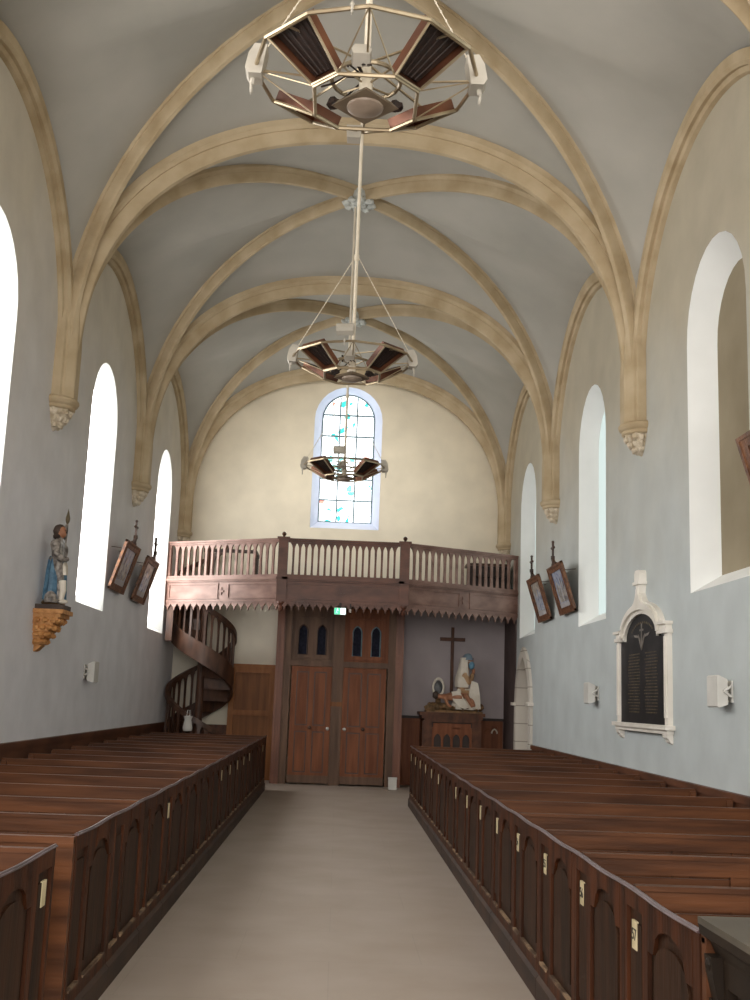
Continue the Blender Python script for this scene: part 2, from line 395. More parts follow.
# mauve wall and painted shade strip beneath the gallery
structure(MB().box(1.15, W-.01, YE-.025, YE, 0, 3.62).build('trim_1', M['mauve']), 'mauve-grey painted wall below the gallery')
structure(MB().box(W-.02, W, 20.68, YE-.03, 0, 3.3).build('trim_2', M['wall_shade']), 'strip of wall below the gallery, its shade painted dark brown')

# dark panelled dado strips
for sgn, nm, h in ((-1, 'left', 1.05), (1, 'right', .955)):
    y1 = 18.75 if sgn > 0 else YE
    m = MB(); a, b = sorted((sgn*(W-.035), sgn*W)); m.box(a, b, -2.8, y1, 0, h-.06)
    a, b = sorted((sgn*(W-.055), sgn*W)); m.box(a, b, -2.8, y1, h-.06, h)
    structure(m.build('baseboard_'+nm, M['wains']), 'dark oak dado along the %s wall' % nm)
m = MB(); m.box(-W+.05, -2.15, YE-.04, YE, 0, 1.0); m.box(-W+.05, -2.15, YE-.055, YE, .96, 1.02)
structure(m.build('baseboard_end', M['wains']), 'dark oak dado behind the spiral stair')

# ------------------------------------------------------------------ vault
def spow(x, e): return (abs(x)**e)
def T_(t, y, sx, a=W, b=3.06, n=2.3, sp=SP):
    th = t*PI/2; return Vector((sx*a*spow(math.cos(th), 2/n), y, sp+b*spow(math.sin(th), 2/n)))
def D_(t, y, ym, sx, a=W, b=3.46, n=2.15, sp=SP):
    th = t*PI/2; c = spow(math.cos(th), 2/n); return Vector((sx*a*c, ym+(y-ym)*c, sp+b*spow(math.sin(th), 2/n)))
def F_(t, y, ym, sx, a=W, b=2.2, n=2., sp=SP-.05):
    th = t*PI/2; return Vector((sx*a, ym+(y-ym)*spow(math.cos(th), 2/n), sp+b*spow(math.sin(th), 2/n)))
NT = 28
m = MB()
for i in range(len(ARCH)-1):
    y0, y1 = ARCH[i], ARCH[i+1]; ym = (y0+y1)/2
    for sx in (-1, 1):
        for y in (y0, y1):
            ts = [k/NT for k in range(NT+1)]
            for R in (lambda t: T_(t, y, sx), lambda t: F_(t, y, ym, sx)):
                cols = 7; rows = []
                for j in range(cols+1):
                    rows.append([R(t).lerp(D_(t, y, ym, sx), j/cols) for t in ts])
                for j in range(cols): m.strip(rows[j], rows[j+1])
for sx in (-1, 1):
    ts = [k/NT for k in range(NT+1)]
    m.strip([T_(t, ARCH[-1], sx) for t in ts], [T_(t, YE+.02, sx) for t in ts])
vault = structure(m.build('ceiling', M['vault']), 'pale limewashed ribbed vault')
bm = bmesh.new(); bm.from_mesh(vault.data); bmesh.ops.remove_doubles(bm, verts=bm.verts, dist=.004); bmesh.ops.recalc_face_normals(bm, faces=bm.faces)
bm.to_mesh(vault.data); bm.free(); vault.data.polygons.foreach_set('use_smooth', [True]*len(vault.data.polygons))

def sweep(pts, prof, side):
    """sweep a rib profile (w, d): w along the horizontal binormal, d towards the room"""
    m = MB(); n = len(pts); k = len(prof); vs = []
    for i, p in enumerate(pts):
        t = (pts[min(i+1, n-1)]-pts[max(i-1, 0)]).normalized()
        b = Vector(side).normalized(); nn = t.cross(b).normalized()
        if nn.z > 0 or (abs(nn.z) < 1e-3 and nn.dot(pts[n//2]-p) < 0): nn = -nn
        for w, d in prof: vs.append(p+b*w+nn*d)
    fs = [(i*k+j, i*k+j+1, (i+1)*k+j+1, (i+1)*k+j) for i in range(n-1) for j in range(k-1)]
    m.add(vs, fs); return m
PR = [(-.20,-.08),(-.20,.04),(-.165,.055),(-.145,.085),(-.115,.085),(-.105,.12),(-.085,.16),(-.07,.205),(-.045,.225)]
PR = [(w*.74, d) for w, d in PR]; PR = PR+[(-w, d) for w, d in PR[::-1]]
PF = [(-.13,-.05),(-.13,.05),(-.10,.08),(-.06,.075),(-.045,.12),(-.01,.13),(.03,.13),(.055,.09),(.09,.10),(.12,.05),(.12,-.05)]
ntrim = 2
def rib(m, lab):
    global ntrim; ntrim += 1
    return structure(m.build('trim_%d' % ntrim, M['rib'], smooth=True), lab)
NR = 40
half = lambda f: [f(k/NR) for k in range(NR+1)]
for y in ARCH:
    L_ = half(lambda t: T_(t, y, -1)); R_ = half(lambda t: T_(t, y, 1))
    rib(sweep(L_+R_[::-1][1:], PR, (0,1,0)), 'moulded cream stone transverse arch of the vault')
for i in range(len(ARCH)-1):
    y0, y1 = ARCH[i], ARCH[i+1]; ym = (y0+y1)/2
    for ya, yb in ((y0, y1), (y1, y0)):
        P = half(lambda t: D_(t, ya, ym, -1)); Q = half(lambda t: D_(t, yb, ym, 1))
        d = Vector((2*W, yb-ya, 0)).normalized(); side = Vector((-d.y, d.x, 0))
        rib(sweep(P+Q[::-1][1:], [(w*.74, dd*.9) for w, dd in PR], side), 'moulded cream stone diagonal rib of the vault')
    for sx in (-1, 1):
        P = half(lambda t: F_(t, y0, ym, sx)); Q = half(lambda t: F_(t, y1, ym, sx))
        rib(sweep(P+Q[::-1][1:], [(sx*w, d) for w, d in PF], (1,0,0)), 'moulded cream stone wall arch of the vault')
# wall shafts + corbels
for i, y in enumerate(ARCH):
    for sx, sn in ((-1, 'left'), (1, 'right')):
        m = MB(); a0 = PI/2 if sx > 0 else -PI/2
        def octo(k, q): return [(sx*(W+.02), y-.215*k), (sx*(W-.10*q), y-.215*k), (sx*(W-.12*q), y-.18*k), (sx*(W-.15*q), y-.18*k), (sx*(W-.235*q), y-.12*k), (sx*(W-.25*q), y-.10*k),
                (sx*(W-.25*q), y+.10*k), (sx*(W-.235*q), y+.12*k), (sx*(W-.15*q), y+.18*k), (sx*(W-.12*q), y+.18*k), (sx*(W-.10*q), y+.215*k), (sx*(W+.02), y+.215*k)]
        lv = [(4.77,.9,.9), (5.35,.9,.9), (5.75,.86,.83), (6.2,.7,.6), (6.5,.4,.2)]
        vs = []
        for z, k_, q_ in lv: vs += [Vector((u, v, z)) for u, v in octo(k_, q_)]
        m.add(vs, [tuple(range(12)), tuple(range(48, 60))]+[(r*12+j, r*12+(j+1) % 12, r*12+12+(j+1) % 12, r*12+12+j) for r in range(4) for j in range(12)])
        ntrim += 1; shaft = structure(m.build('trim_%d' % ntrim, M['rib']), 'cream stone wall shaft carrying the vault ribs')
        ab = {0: '', 1: '', 2: '', 3: 'nearest the viewer', 4: 'in the middle of the nave', 5: 'above the gallery rail'}[i]
        th = shaft if i < 3 else thing('stone_corbel', (sx*W, y, 4.35), 'carved cream stone corbel under the %s wall shaft %s' % (sn, ab), 'corbel', 'carved corbels under the vault shafts')
        m = MB(); H = [(.20,4.635),(.225,4.65),(.225,4.68),(.25,4.70),(.265,4.73),(.26,4.755),(.23,4.775)]
        T = Matrix.Translation((sx*W, y, 0))
        if y > 21: T = Matrix.Translation((sx*W, y-.0, 0))
        m.lathe(H, 16, T, a0=a0, a1=a0+PI); m.build('corbel_lip', M['rib'], th)
        m = MB(); H = [(.195,4.64),(.185,4.61),(.165,4.58),(.14,4.54),(.11,4.49),(.07,4.45),(.03,4.42),(.01,4.41)]
        m.lathe(H, 16, T, a0=a0, a1=a0+PI, fold=.1, nf=8)
        for z, r, k in ((4.60,.172,7),(4.54,.135,6),(4.48,.09,4)):
            for j in range(k):
                t = a0+PI*(j+.5)/k; m.ball((sx*W+r*math.cos(t), y+r*math.sin(t), z), .032, 8, (1,1,1.2), .3)
        m.build('foliage_carving', M['carved'], th, smooth=True)
# keystones
for ym, lab in ((14.45, 'grey carved keystone boss of the vault bay in front'), (19.35, 'grey carved keystone boss of the vault bay over the gallery')):
    th = thing('keystone_boss', (0, ym, 8.46), lab, 'keystone', 'carved keystone bosses')
    m = MB(); m.lathe([(.04,8.40),(.10,8.41),(.13,8.44),(.15,8.5),(.15,8.62)], 20, Matrix.Translation((0,ym,0))); m.build('boss_disc', M['boss'], th, smooth=True)
    m = MB()
    for k in range(8):
        t = 2*PI*k/8+.2; m.ball((.18*math.cos(t), ym+.18*math.sin(t), 8.43), .056, 8, (1.1,1.1,.7), .2)
    for k in range(4):
        t = 2*PI*k/4; m.ball((.07*math.cos(t), ym+.07*math.sin(t), 8.40), .036, 8, (1.2,1.2,.7), .15)
    m.build('leaf_carving', M['boss'], th, smooth=True)

# ------------------------------------------------------------------ pews
PITCH = .935
def make_pew(sx, X, y0, number, name_label, grp, PITCH=PITCH, flip=False):
    """one box pew: sx=+1 stands right of the aisle; its panelled end lines the aisle, its backrest faces the altar"""
    th = thing('church_pew', (X, y0, 0), name_label, 'pew', grp)
    q = lambda d, y, z: Vector((X+sx*d, y0+y, z))          # d = distance from the aisle line
    def bx(m, d0, d1, ya, yb, z0, z1):
        a, b = sorted((X+sx*d0, X+sx*d1)); return m.box(a, b, y0+ya, y0+yb, z0, z1)
    Wd = W-abs(X)-.06
    wav = lambda y: (.908 if sx > 0 else .917)+.0035*math.cos(2*PI*(y/PITCH)+.6)
    fn = lambda u, v, d: q(d, u, v)
    S_ = PITCH/.93; my = (lambda y: PITCH-y*S_) if flip else (lambda y: y*S_)
    fm = lambda u, v, d: q(d, my(u), v)
    def bm_(m, d0, d1, ya, yb, z0, z1): return bx(m, d0, d1, *sorted((my(ya), my(yb))), z0, z1)
    # aisle-side frame
    wv = lambda y: wav(my(y))
    m = MB()
    for ya, yb in ((.004,.075), (.60,.672), (.89,.926)): m.prism([(ya,.12),(yb,.12),(yb,wv(yb)),(ya,wv(ya))], fm, .018, .040)
    for ya, yb in ((.075,.60), (.672,.89)): bm_(m, .0185, .040, ya, yb, .12, .205)
    # arched top rail of the wide panel, straight rail of the narrow one
    n = 16
    def archz(u, s0=.74, h=.095, zb=.725):
        s = abs((u-.3375)/.2625); return zb if s > s0 else zb+.012+h*math.sqrt(max(0, 1-(s/s0)**2))
    us = [.075+.525*i/n for i in range(n+1)]
    for i in range(n):
        u0, u1 = us[i], us[i+1]; m.prism([(u0,archz(u0)),(u1,archz(u1)),(u1,wv(u1)),(u0,wv(u0))], fm, .0185, .040)
    m.prism([(.672,.84),(.89,.84),(.89,wv(.89)),(.78,wv(.78)),(.672,wv(.672))], fm, .0185, .040)
    m.build('end_frame', M['pew_frame'], th)
    m = MB(); bm_(m, .034, .044, .07, .605, .19, .84); bm_(m, .035, .044, .66, .90, .19, .86); 
    us = [.135+.405*i/n for i in range(n+1)]
    m.prism([(u, max(.19, archz(u, .72, .085, .685))) for u in us]+[(.54,.27),(.135,.27)], fm, .024, .038)
    m.prism([(.705,.27),(.86,.27),(.86,.79),(.705,.79)], fm, .026, .038)
    m.build('end_panel', M['pew'], th)
    m = MB()
    for ya, yb in ((.09,.585), (.69,.88)): bm_(m, .010, .03, ya, yb, .198, .210)
    m.build('panel_ledge', M['pew_worn'], th)
    m = MB(); bx(m, 0, .07, .005, PITCH-.005, 0, .11); m.prism([(-.0,.11),(.02,.135),(.06,.135),(.06,.11)], lambda u, v, d: q(u, d, v), .005, PITCH-.005)
    m.build('plinth', M['pew_base'], th)
    # moulded cap following the wavy top
    m = MB(); K = 14; vs = []
    prof = [(.010,-.004),(.008,.0),(.010,.003),(.014,.003),(.015,.006),(.018,.009),(.025,.009),(.030,.006),(.030,.0),(.029,-.004)]
    for i in range(K+1):
        y = PITCH*i/K
        for d, z in prof: vs.append(q(d, y, wav(y)+z))
    k = len(prof); m.add(vs, [(i*k+j, i*k+(j+1) % k, (i+1)*k+(j+1) % k, (i+1)*k+j) for i in range(K) for j in range(k)]+[tuple(range(k)), tuple(range(K*k, K*k+k))])
    m.build('cap_rail', M['pew_cap'], th, smooth=True)
    # backrest: top board, slot, lower boards
    m = MB(); bx(m, .04, Wd, .845, .88, .828, .905); bx(m, .04, Wd, .838, .890, .900, .918)
    m.build('backrest', M['pew_red'], th)
    m = MB(); bx(m, .04, Wd, .870, .884, .30, .812)
    for f in (.04, Wd*.36, Wd*.68, Wd-.09): bx(m, f, f+.09, .852, .884, .30, .826)
    bx(m, .065, Wd, .85, .884, .30, .37)
    m.build('lower_back_panel', M['pew_red'], th)
    m = MB(); bx(m, .065, Wd, .46, .86, .43, .465); bx(m, .065, Wd, .46, .49, .36, .43); m.build('seat', M['pew_red'], th)
    m = MB(); m.prism([(.40,0),(.90,0),(.90,.90),(.82,.90),(.78,.60),(.46,.47),(.40,.40)], fn, Wd-.05, Wd); m.build('wall_end_board', M['pew_red'], th)
    m = MB(); m.prism([(.44,.0),(.88,.0),(.88,.43),(.44,.43)], fn, Wd*.5, Wd*.5+.04); m.build('seat_support', M['pew_frame'], th)
    return th
def badge(th, sx, X, y0, txt, by=.80):
    m = MB(); a, b = sorted((X+sx*.021, X+sx*.03)); m.box(a, b, y0+by-.0325, y0+by+.0325, .69, .795); bd = m.build('number_plate', M['badge'], th)
    if txt:
        cu = bpy.data.curves.new('digits', 'FONT'); cu.body = txt; cu.size = .062; cu.align_x = 'CENTER'; cu.align_y = 'CENTER'; cu.extrude = .0012
        cu.materials.append(M['ink']); t_ = bpy.data.objects.new('tmp', cu); me = bpy.data.meshes.new_from_object(t_); bpy.data.objects.remove(t_); o = bpy.data.objects.new('number', me); C.objects.link(o); o.parent = bd
        o.location = (sx*.0200, by, .7425); o.rotation_euler = (PI/2, 0, -PI/2 if sx > 0 else PI/2)
ORD = ['first','second','third','fourth','fifth','sixth','seventh','eighth','ninth','tenth','eleventh','twelfth','thirteenth','fourteenth','fifteenth','sixteenth']
XR, XL = 1.152, -1.205
NRP, NLP = 15, 15
Y0R, Y0L = 3.66, 5.47
def pew_lab(k, n, side):
    ref = 'memorial tablet side' if side > 0 else 'spiral stair side'
    if k == n-1: return 'dark oak panelled pew next to the doors, '+ref
    return 'dark oak panelled pew, %s from the front, %s' % (ORD[k], ref)
for sx, X, Y0, n in ((1, XR, Y0R, NRP), (-1, XL, Y0L, NLP)):
    g = 'pews beside the memorial tablet wall' if sx > 0 else 'pews beside the spiral stair wall'
    proto = None; pt_ = PITCH if sx > 0 else .95
    for k in range(n):
        y = Y0+pt_*k
        if proto is None: proto = th = make_pew(sx, X, y, None, pew_lab(k, n, sx), g, pt_, sx < 0)
        else:
            th = dup_tree(proto0, (X, y, 0)); th['label'] = pew_lab(k, n, sx); th['_o'] = (X, y, 0)
        if k == 0:
            proto0 = dup_tree(proto, proto.location)          # pristine copy without a number plate
    bpy_kill = [proto0]+list(proto0.children)
    for th in [o for o in C.objects if o.name.startswith('church_pew') and o not in bpy_kill and o.get('group') == g]:
        k = round((th.location.y-Y0)/pt_)
        if sx < 0 and k not in (3, 7, 8, 9, 10, 11, 14): continue
        if sx > 0 and k == 8: continue
        badge(th, sx, X, th.location.y, str(57-k) if (sx > 0 and k < 4) else None, .80 if sx > 0 else .15)
    for o in bpy_kill[::-1]: bpy.data.objects.remove(o)
    # panelled front of the block, facing the altar
    yF = Y0-.012
    m = MB(); a, b = sorted((X+sx*.02, sx*(W-.06))); m.box(a, b, yF-.03, yF, 0, .90)
    m2 = MB(); m2.box(a, b, yF-.045, yF+.005, .885, .915)
    for i in range(5):
        x = a+(b-a-.09)*i/4; m2.box(x, x+.09, yF-.045, yF-.03, 0, .885)
    m2.box(a, b, yF-.045, yF-.03, 0, .12); m2.box(a, b, yF-.045, yF-.03, .72, .80)
    th = thing('pew_front_screen', (X, yF, 0), 'reddish oak panelled front of the pew block '+('behind the grey-topped cabinet' if sx > 0 else 'behind the short front pew'), 'pew front')
    m.build('panel_boards', M['pew_red'], th); m2.build('frame_rails', M['pew_red'], th)
# lone short pew before the left block
fp = make_pew(-1, XL, 4.14, None, 'short dark oak pew before the gap, at the lower left edge', 'pews beside the spiral stair wall')
badge(fp, -1, XL, 4.14, None)
# dark cabinet with a grey top in the near right corner
th = thing('oak_cabinet', (1.2, 2.6, 0), 'dark oak cabinet with a dusty grey flat top beside the first pew', 'cabinet')
x0, x1, y0, y1 = 1.205, 2.35, 2.3, 3.60
m = MB(); m.box(x0-.05, x1, y0-.05, y1+.03, .945, .965); m.build('worktop', M['greytop'], th)
m = MB(); m.prism([(-.05,.945),(-.045,.915),(-.02,.895),(-.01,.87),(0,.85),(.1,.85),(.1,.945)], lambda u, v, d: Vector((x0+u, d, v)), y0-.05, y1+.03); m.build('cornice', M['cabinet'], th)
m = MB(); m.box(x0+.03, x1, y0, y1, .03, .9); m.build('carcass', M['cabinet'], th)
m = MB()
for ya in (y0, (y0+y1)/2-.04, y1-.09): m.box(x0, x0+.035, ya, ya+.09, .03, .86)
m.box(x0, x0+.035, y0, y1, .03, .16); m.box(x0, x0+.035, y0, y1, .78, .86); m.build('side_frame', M['cabinet'], th)
m = MB(); m.tube([(x0-.01, y0, .70), (x0-.01, y1-.11, .70)], .03, 8); m.tube([(x0+.0, y0, .655), (x0, y1-.11, .655)], .015, 8)
m.tube([(x0, y0, .28), (x0, y1-.11, .28)], .02, 8); m.build('panel_moulding', M['cabinet'], th, smooth=True)
m = MB(); m.box(x0-.02, x0+.04, y1-.06, y1+.005, .03, .70); m.box(x0-.028, x0+.04, y1-.068, y1+.01, .70, .73); m.prism([(x0-.02,.73),(x0+.03,.73),(x0+.03,.86),(x0-.04,.86),(x0-.035,.80)], lambda u, v, d: Vector((u, d, v)), y1-.06, y1+.005); m.ball((x0-.025, y1-.028, .835), .024, 10); m.build('corner_pilaster', M['cabinet'], th)
m = MB(); m.box(x0-.03, x1, y0-.03, y1+.02, 0, .05); m.build('base_board', M['cabinet'], th)

# ------------------------------------------------------------------ gallery
gy, ge, gx = 19.5, 20.65, 1.085
th = thing('organ_gallery', (0, 20.6, 3.15), 'carved oak gallery with lancet balustrade and toothed valance above the doors', 'gallery')
PTS = [Vector((-W+.01, ge, 0)), Vector((-gx, gy, 0)), Vector((gx, gy, 0)), Vector((W-.01, ge, 0))]
Zt, Zr, Zb, Zf = 4.385, 4.30, 3.74, 3.26
segs = []
for i in range(3):
    a, b = PTS[i], PTS[i+1]; d = (b-a); L = d.length; d.normalize(); nrm = Vector((d.y, -d.x, 0))      # nrm points to the nave
    if nrm.y > 0: nrm = -nrm
    segs.append((a, d, L, nrm))
for i, (a, d, L, nrm) in enumerate(segs):
    P = lambda u, v, w, a=a, d=d, nrm=nrm: a+d*u+nrm*w+Vector((0,0,v))
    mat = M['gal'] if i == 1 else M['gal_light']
    m = MB()
    def pb(m, u0, u1, z0, z1, w0, w1):
        return m.prism([(u0,z0),(u1,z0),(u1,z1),(u0,z1)], P, w0, w1)
    pb(m, 0, L, Zr+.02, Zt-.02, -.045, .045); pb(m, 0, L, Zt-.03, Zt, -.07, .07); m.build('hand_rail', mat, th)
    m = MB(); pb(m, 0, L, Zb-.05, Zb, -.04, .055); pb(m, 0, L, Zb-.09, Zb-.05, -.04, .09); pb(m, 0, L, Zb-.115, Zb-.09, -.04, .06); m.build('bottom_rail', mat, th)
    m = MB(); pb(m, 0, L, Zf, Zb-.11, -.04, .03)
    for (u0, u1) in ((.0,L*.5-.06), (L*.5+.06, L)):
        for z in (Zf+.05, Zb-.17): pb(m, u0+.08, u1, z, z+.025, .03, .048)
        for u in (u0+.08, u1-.03): pb(m, u, u+.022, Zf+.05, Zb-.15, .03, .048)
    pb(m, L*.5-.05, L*.5+.05, Zf+.175, Zf+.20, .03, .05); pb(m, L*.5-.012, L*.5+.012, Zf+.12, Zf+.26, .03, .05)
    m.build('fascia', mat, th)
    m = MB(); pb(m, 0, L, Zf+.0, Zf+.03, -.02, .06); pb(m, 0, L, Zf-.018, Zf+.0, -.02, .045)
    m.build('fascia_moulding', mat, th)
    # toothed valance
    m = MB(); nt = 17; p = L/nt
    for k in range(nt):
        u = k*p; poly = [(u,Zf-.0),(u,Zf-.035),(u+p*.1,Zf-.045),(u+p*.2,Zf-.075),(u+p*.34,Zf-.085),(u+p*.5,Zf-.16),(u+p*.66,Zf-.085),(u+p*.8,Zf-.075),(u+p*.9,Zf-.045),(u+p,Zf-.035),(u+p,Zf-.0)]
        m.prism(poly, P, 0.01, .035)
    m.build('valance', mat, th)
    # balusters: flat boards whose heads meet in pointed arches
    nb = 18; e0 = .07; p = (L-2*e0)/nb
    pb(MB(), 0, 1, 0, 1, 0, 1)
    for u0, u1 in ((0, e0), (L-e0, L)): pb(MB(), u0, u1, Zb, Zr+.03, -.03, .03).build('end_board', mat, th)
    for k in range(1, nb):
        c = e0+k*p; w = p*.175; zz = [(Zb,w*1.25),(Zb+.05,w),(Zb+.25,w*.85),(Zb+.40,w),(Zr-.10,w*1.0),(Zr-.07,w*1.15),(Zr-.045,w*1.5),(Zr-.022,w*2.0),(Zr-.006,p*.40),(Zr,p*.5),(Zr+.03,p*.5)]
        poly = [(c+q, z) for z, q in zz]+[(c-q, z) for z, q in zz[::-1]]
        m = MB(); m.prism(poly, P, -.018, .018); m.build('baluster', mat, th)
for i, p in enumerate(PTS):
    if i in (1, 2):
        m = MB(); m.box(p.x-.085, p.x+.085, p.y-.075, p.y+.075, Zf-.0, Zt+.015)
        m.box(p.x-.10, p.x+.10, p.y-.09, p.y+.08, Zb-.09, Zb-.05); m.box(p.x-.11, p.x+.11, p.y-.10, p.y+.08, Zt-.02, Zt+.02)
        post = m.build('newel_post', M['door_post'] if 0 else M['gal'], th)
        m = MB(); m.lathe([(.03,Zt+.02),(.018,Zt+.04),(.03,Zt+.055),(.042,Zt+.08),(.03,Zt+.105),(.008,Zt+.12)], 14, Matrix.Translation((p.x, p.y, 0))); m.build('finial', M['stair'], post, smooth=True)
        m = MB(); m.lathe([(.02,Zf-.17),(.045,Zf-.14),(.05,Zf-.1),(.03,Zf-.07),(.07,Zf-.03),(.07,Zf)], 12, Matrix.Translation((p.x, p.y, 0))); m.build('pendant', M['gal'], post, smooth=True)
m = MB()
pl = [(-W+.01,ge),(-gx,gy),(gx,gy),(W-.01,ge),(W-.01,YE-.01),(-1.72,YE-.01),(-1.72,20.62)]
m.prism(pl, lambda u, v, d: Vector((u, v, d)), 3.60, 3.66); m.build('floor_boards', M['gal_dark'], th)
m = MB()
for x in (-1.9+.25*0, -1.15, -.4, .4, 1.15, 1.9, 2.7):
    y0 = gy+.08 if abs(x) < gx else ge-.02-(W-abs(x))/(W-gx)*(ge-gy)+.12
    if x < -1.5: continue
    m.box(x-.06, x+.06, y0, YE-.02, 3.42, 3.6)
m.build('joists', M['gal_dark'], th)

# dark chest (harmonium) and stool standing on the gallery
t2 = thing('harmonium', (2.75, 21.35, 3.66), 'dark wooden harmonium behind the gallery balustrade near the right wall', 'harmonium')
m = MB(); m.box(2.44, 3.2, 21.2, 21.65, 3.66, 4.24); m.build('case', M['gal_dark'], t2)
m = MB(); m.box(2.40, 3.24, 21.15, 21.68, 4.24, 4.29); m.build('lid', M['stair'], t2)
m = MB(); m.box(2.5, 3.14, 21.02, 21.2, 4.02, 4.10); m.build('key_desk', M['gal_dark'], t2)

# ------------------------------------------------------------------ spiral stair
sc, sy, SR = -2.63, 21.28, .60
th = thing('spiral_staircase', (sc, sy, 0), 'dark oak spiral staircase with lancet balusters climbing to the gallery', 'staircase')
ang = lambda z: -(z-1.9)/2.1*2*PI
pt = lambda z, r, dz=0.: Vector((sc+r*math.cos(ang(z)), sy+r*math.sin(ang(z)), z+dz))
m = MB(); m.lathe([(.075,0),(.075,4.3),(.09,4.32),(.09,4.38),(.03,4.42)], 14, Matrix.Translation((sc, sy, 0))); m.build('centre_post', M['stair'], th, smooth=True)
NS = 17; rise = 3.66/NS
for k in range(NS):
    z = rise*(k+1); a = ang(z); m = MB(); da = rise/2.1*2*PI*1.12
    vs = []; nn = 6
    for zz in (z-.035, z):
        vs.append(Vector((sc+.03*math.cos(a), sy+.03*math.sin(a), zz)))
        for j in range(nn+1):
            t = a-da*j/nn+.08; vs.append(Vector((sc+(SR-.02)*math.cos(t), sy+(SR-.02)*math.sin(t), zz)))
    q = nn+2; m.add(vs, [tuple(range(q)), tuple(range(2*q-1, q-1, -1))]+[(i, (i+1) % q, q+(i+1) % q, q+i) for i in range(q)])
    t = a+.02; m.bar((sc+.05*math.cos(t), sy+.05*math.sin(t), z-rise/2-.02), (sc+(SR-.02)*math.cos(t), sy+(SR-.02)*math.sin(t), z-rise/2-.02), .02, rise-.03)
    m.build('step', M['stair'], th)
zz = [-.0+3.66*i/90 for i in range(91)]
def ribbon(z0, z1, r0, r1, lo_, hi_, n):
    m = MB(); vs = []
    for i in range(n+1):
        z = z0+(z1-z0)*i/n
        for r, dz in ((r0, lo_), (r1, lo_), (r1, hi_), (r0, hi_)):
            p = pt(z, r, dz); p.z = max(p.z, .0); vs.append(p)
    m.add(vs, [(i*4+j, i*4+(j+1) % 4, (i+1)*4+(j+1) % 4, (i+1)*4+j) for i in range(n) for j in range(4)]+[(0,1,2,3), (n*4, n*4+1, n*4+2, n*4+3)])
    return m
ribbon(.0, 3.62, SR-.02, SR+.03, -.24, .14, 110).build('outer_string', M['stair'], th, smooth=True)
hr = ribbon(.05, 3.66, SR-.035, SR+.045, .76, .86, 110).build('hand_rail', M['stair'], th, smooth=True)
nb = 46
for k in range(nb):
    z = .12+(3.5-.12)*k/(nb-1); m = MB()
    dA = .036
    prof = [(.12,1.1),(.3,.85),(.55,.95),(.66,1.1),(.71,1.5),(.745,2.1),(.78,2.2)]
    vs = []
    for dz, s in prof:
        for q in (-1, 1):
            for rr in (SR-.012, SR+.012):
                a = ang(z)+q*dA*s; zq = z+dz-q*dA*s*2.1/(2*PI); vs.append(Vector((sc+rr*math.cos(a), sy+rr*math.sin(a), zq)))
    fs = []
    for i in range(len(prof)-1):
        o = i*4; fs += [(o, o+1, o+5, o+4), (o+2, o+3, o+7, o+6), (o, o+2, o+6, o+4), (o+1, o+3, o+7, o+5)]
    m.add(vs, fs); m.build('baluster', M['stair'], th)
# square post at the left end where the stair meets the gallery
m = MB(); m.box(-W+.05, -W+.17, 20.62, 20.74, 2.55, 3.62); m.build('top_post', M['stair'], th)
# guard rail around the stair well on the gallery
t2 = thing('stair_well_guard', (-1.72, 21.2, 3.66), 'dark baluster guard around the stair opening on the gallery', 'guard rail')
m = MB(); m.box(-1.72, -1.66, 20.66, 21.6, 4.26, 4.32); m.box(-2.5, -1.66, 20.80, 20.86, 4.26, 4.32); m.build('hand_rail', M['gal_dark'], t2)
for k in range(7):
    y = 20.70+k*.14; MB().box(-1.71, -1.67, y-.02, y+.02, 3.62, 4.27).build('baluster', M['gal_dark'], t2)

# ------------------------------------------------------------------ entrance vestibule
vy, vx = 21.30, 1.22
th = thing('entrance_vestibule', (0, vy, 0), 'tall oak vestibule with double doors and four small lancet windows under the gallery', 'vestibule')
for s in (-1, 1):
    m = MB(); a, b = sorted((s*(vx-.15), s*vx)); m.box(a, b, vy-.04, YE-.03, 0, 3.5)
    m.box(a, b, vy-.06, vy, 2.33, 2.37); m.box(a, b, vy-.06, vy, 0, .16)
    for z0, z1 in ((.25,2.25), (2.45,3.3)):
        for x in (a+.02, b-.04): m.box(x, x+.02, vy-.055, vy-.035, z0, z1)
        m.box(a+.02, b-.02, vy-.055, vy-.035, z0, z0+.02); m.box(a+.02, b-.02, vy-.055, vy-.035, z1, z1+.02)
    m.build('corner_post', M['door_post'], th)
m = MB(); m.box(-.13, -.01, vy-.03, vy+.05, 0, 3.5); m.box(-.01, .075, vy-.02, vy+.05, 0, 3.5)
for s in (-1, 1):
    a, b = sorted((s*(vx-.15), s*(vx-.31+.02))); m.box(a, b, vy-.02, vy+.05, 0, 3.5)
m.box(-vx+.15, vx-.15, vy-.02, vy+.05, 2.20, 2.30); m.box(-vx+.15, vx-.15, vy-.03, vy+.05, 3.33, 3.5)
m.build('frame', M['door_frame'], th)
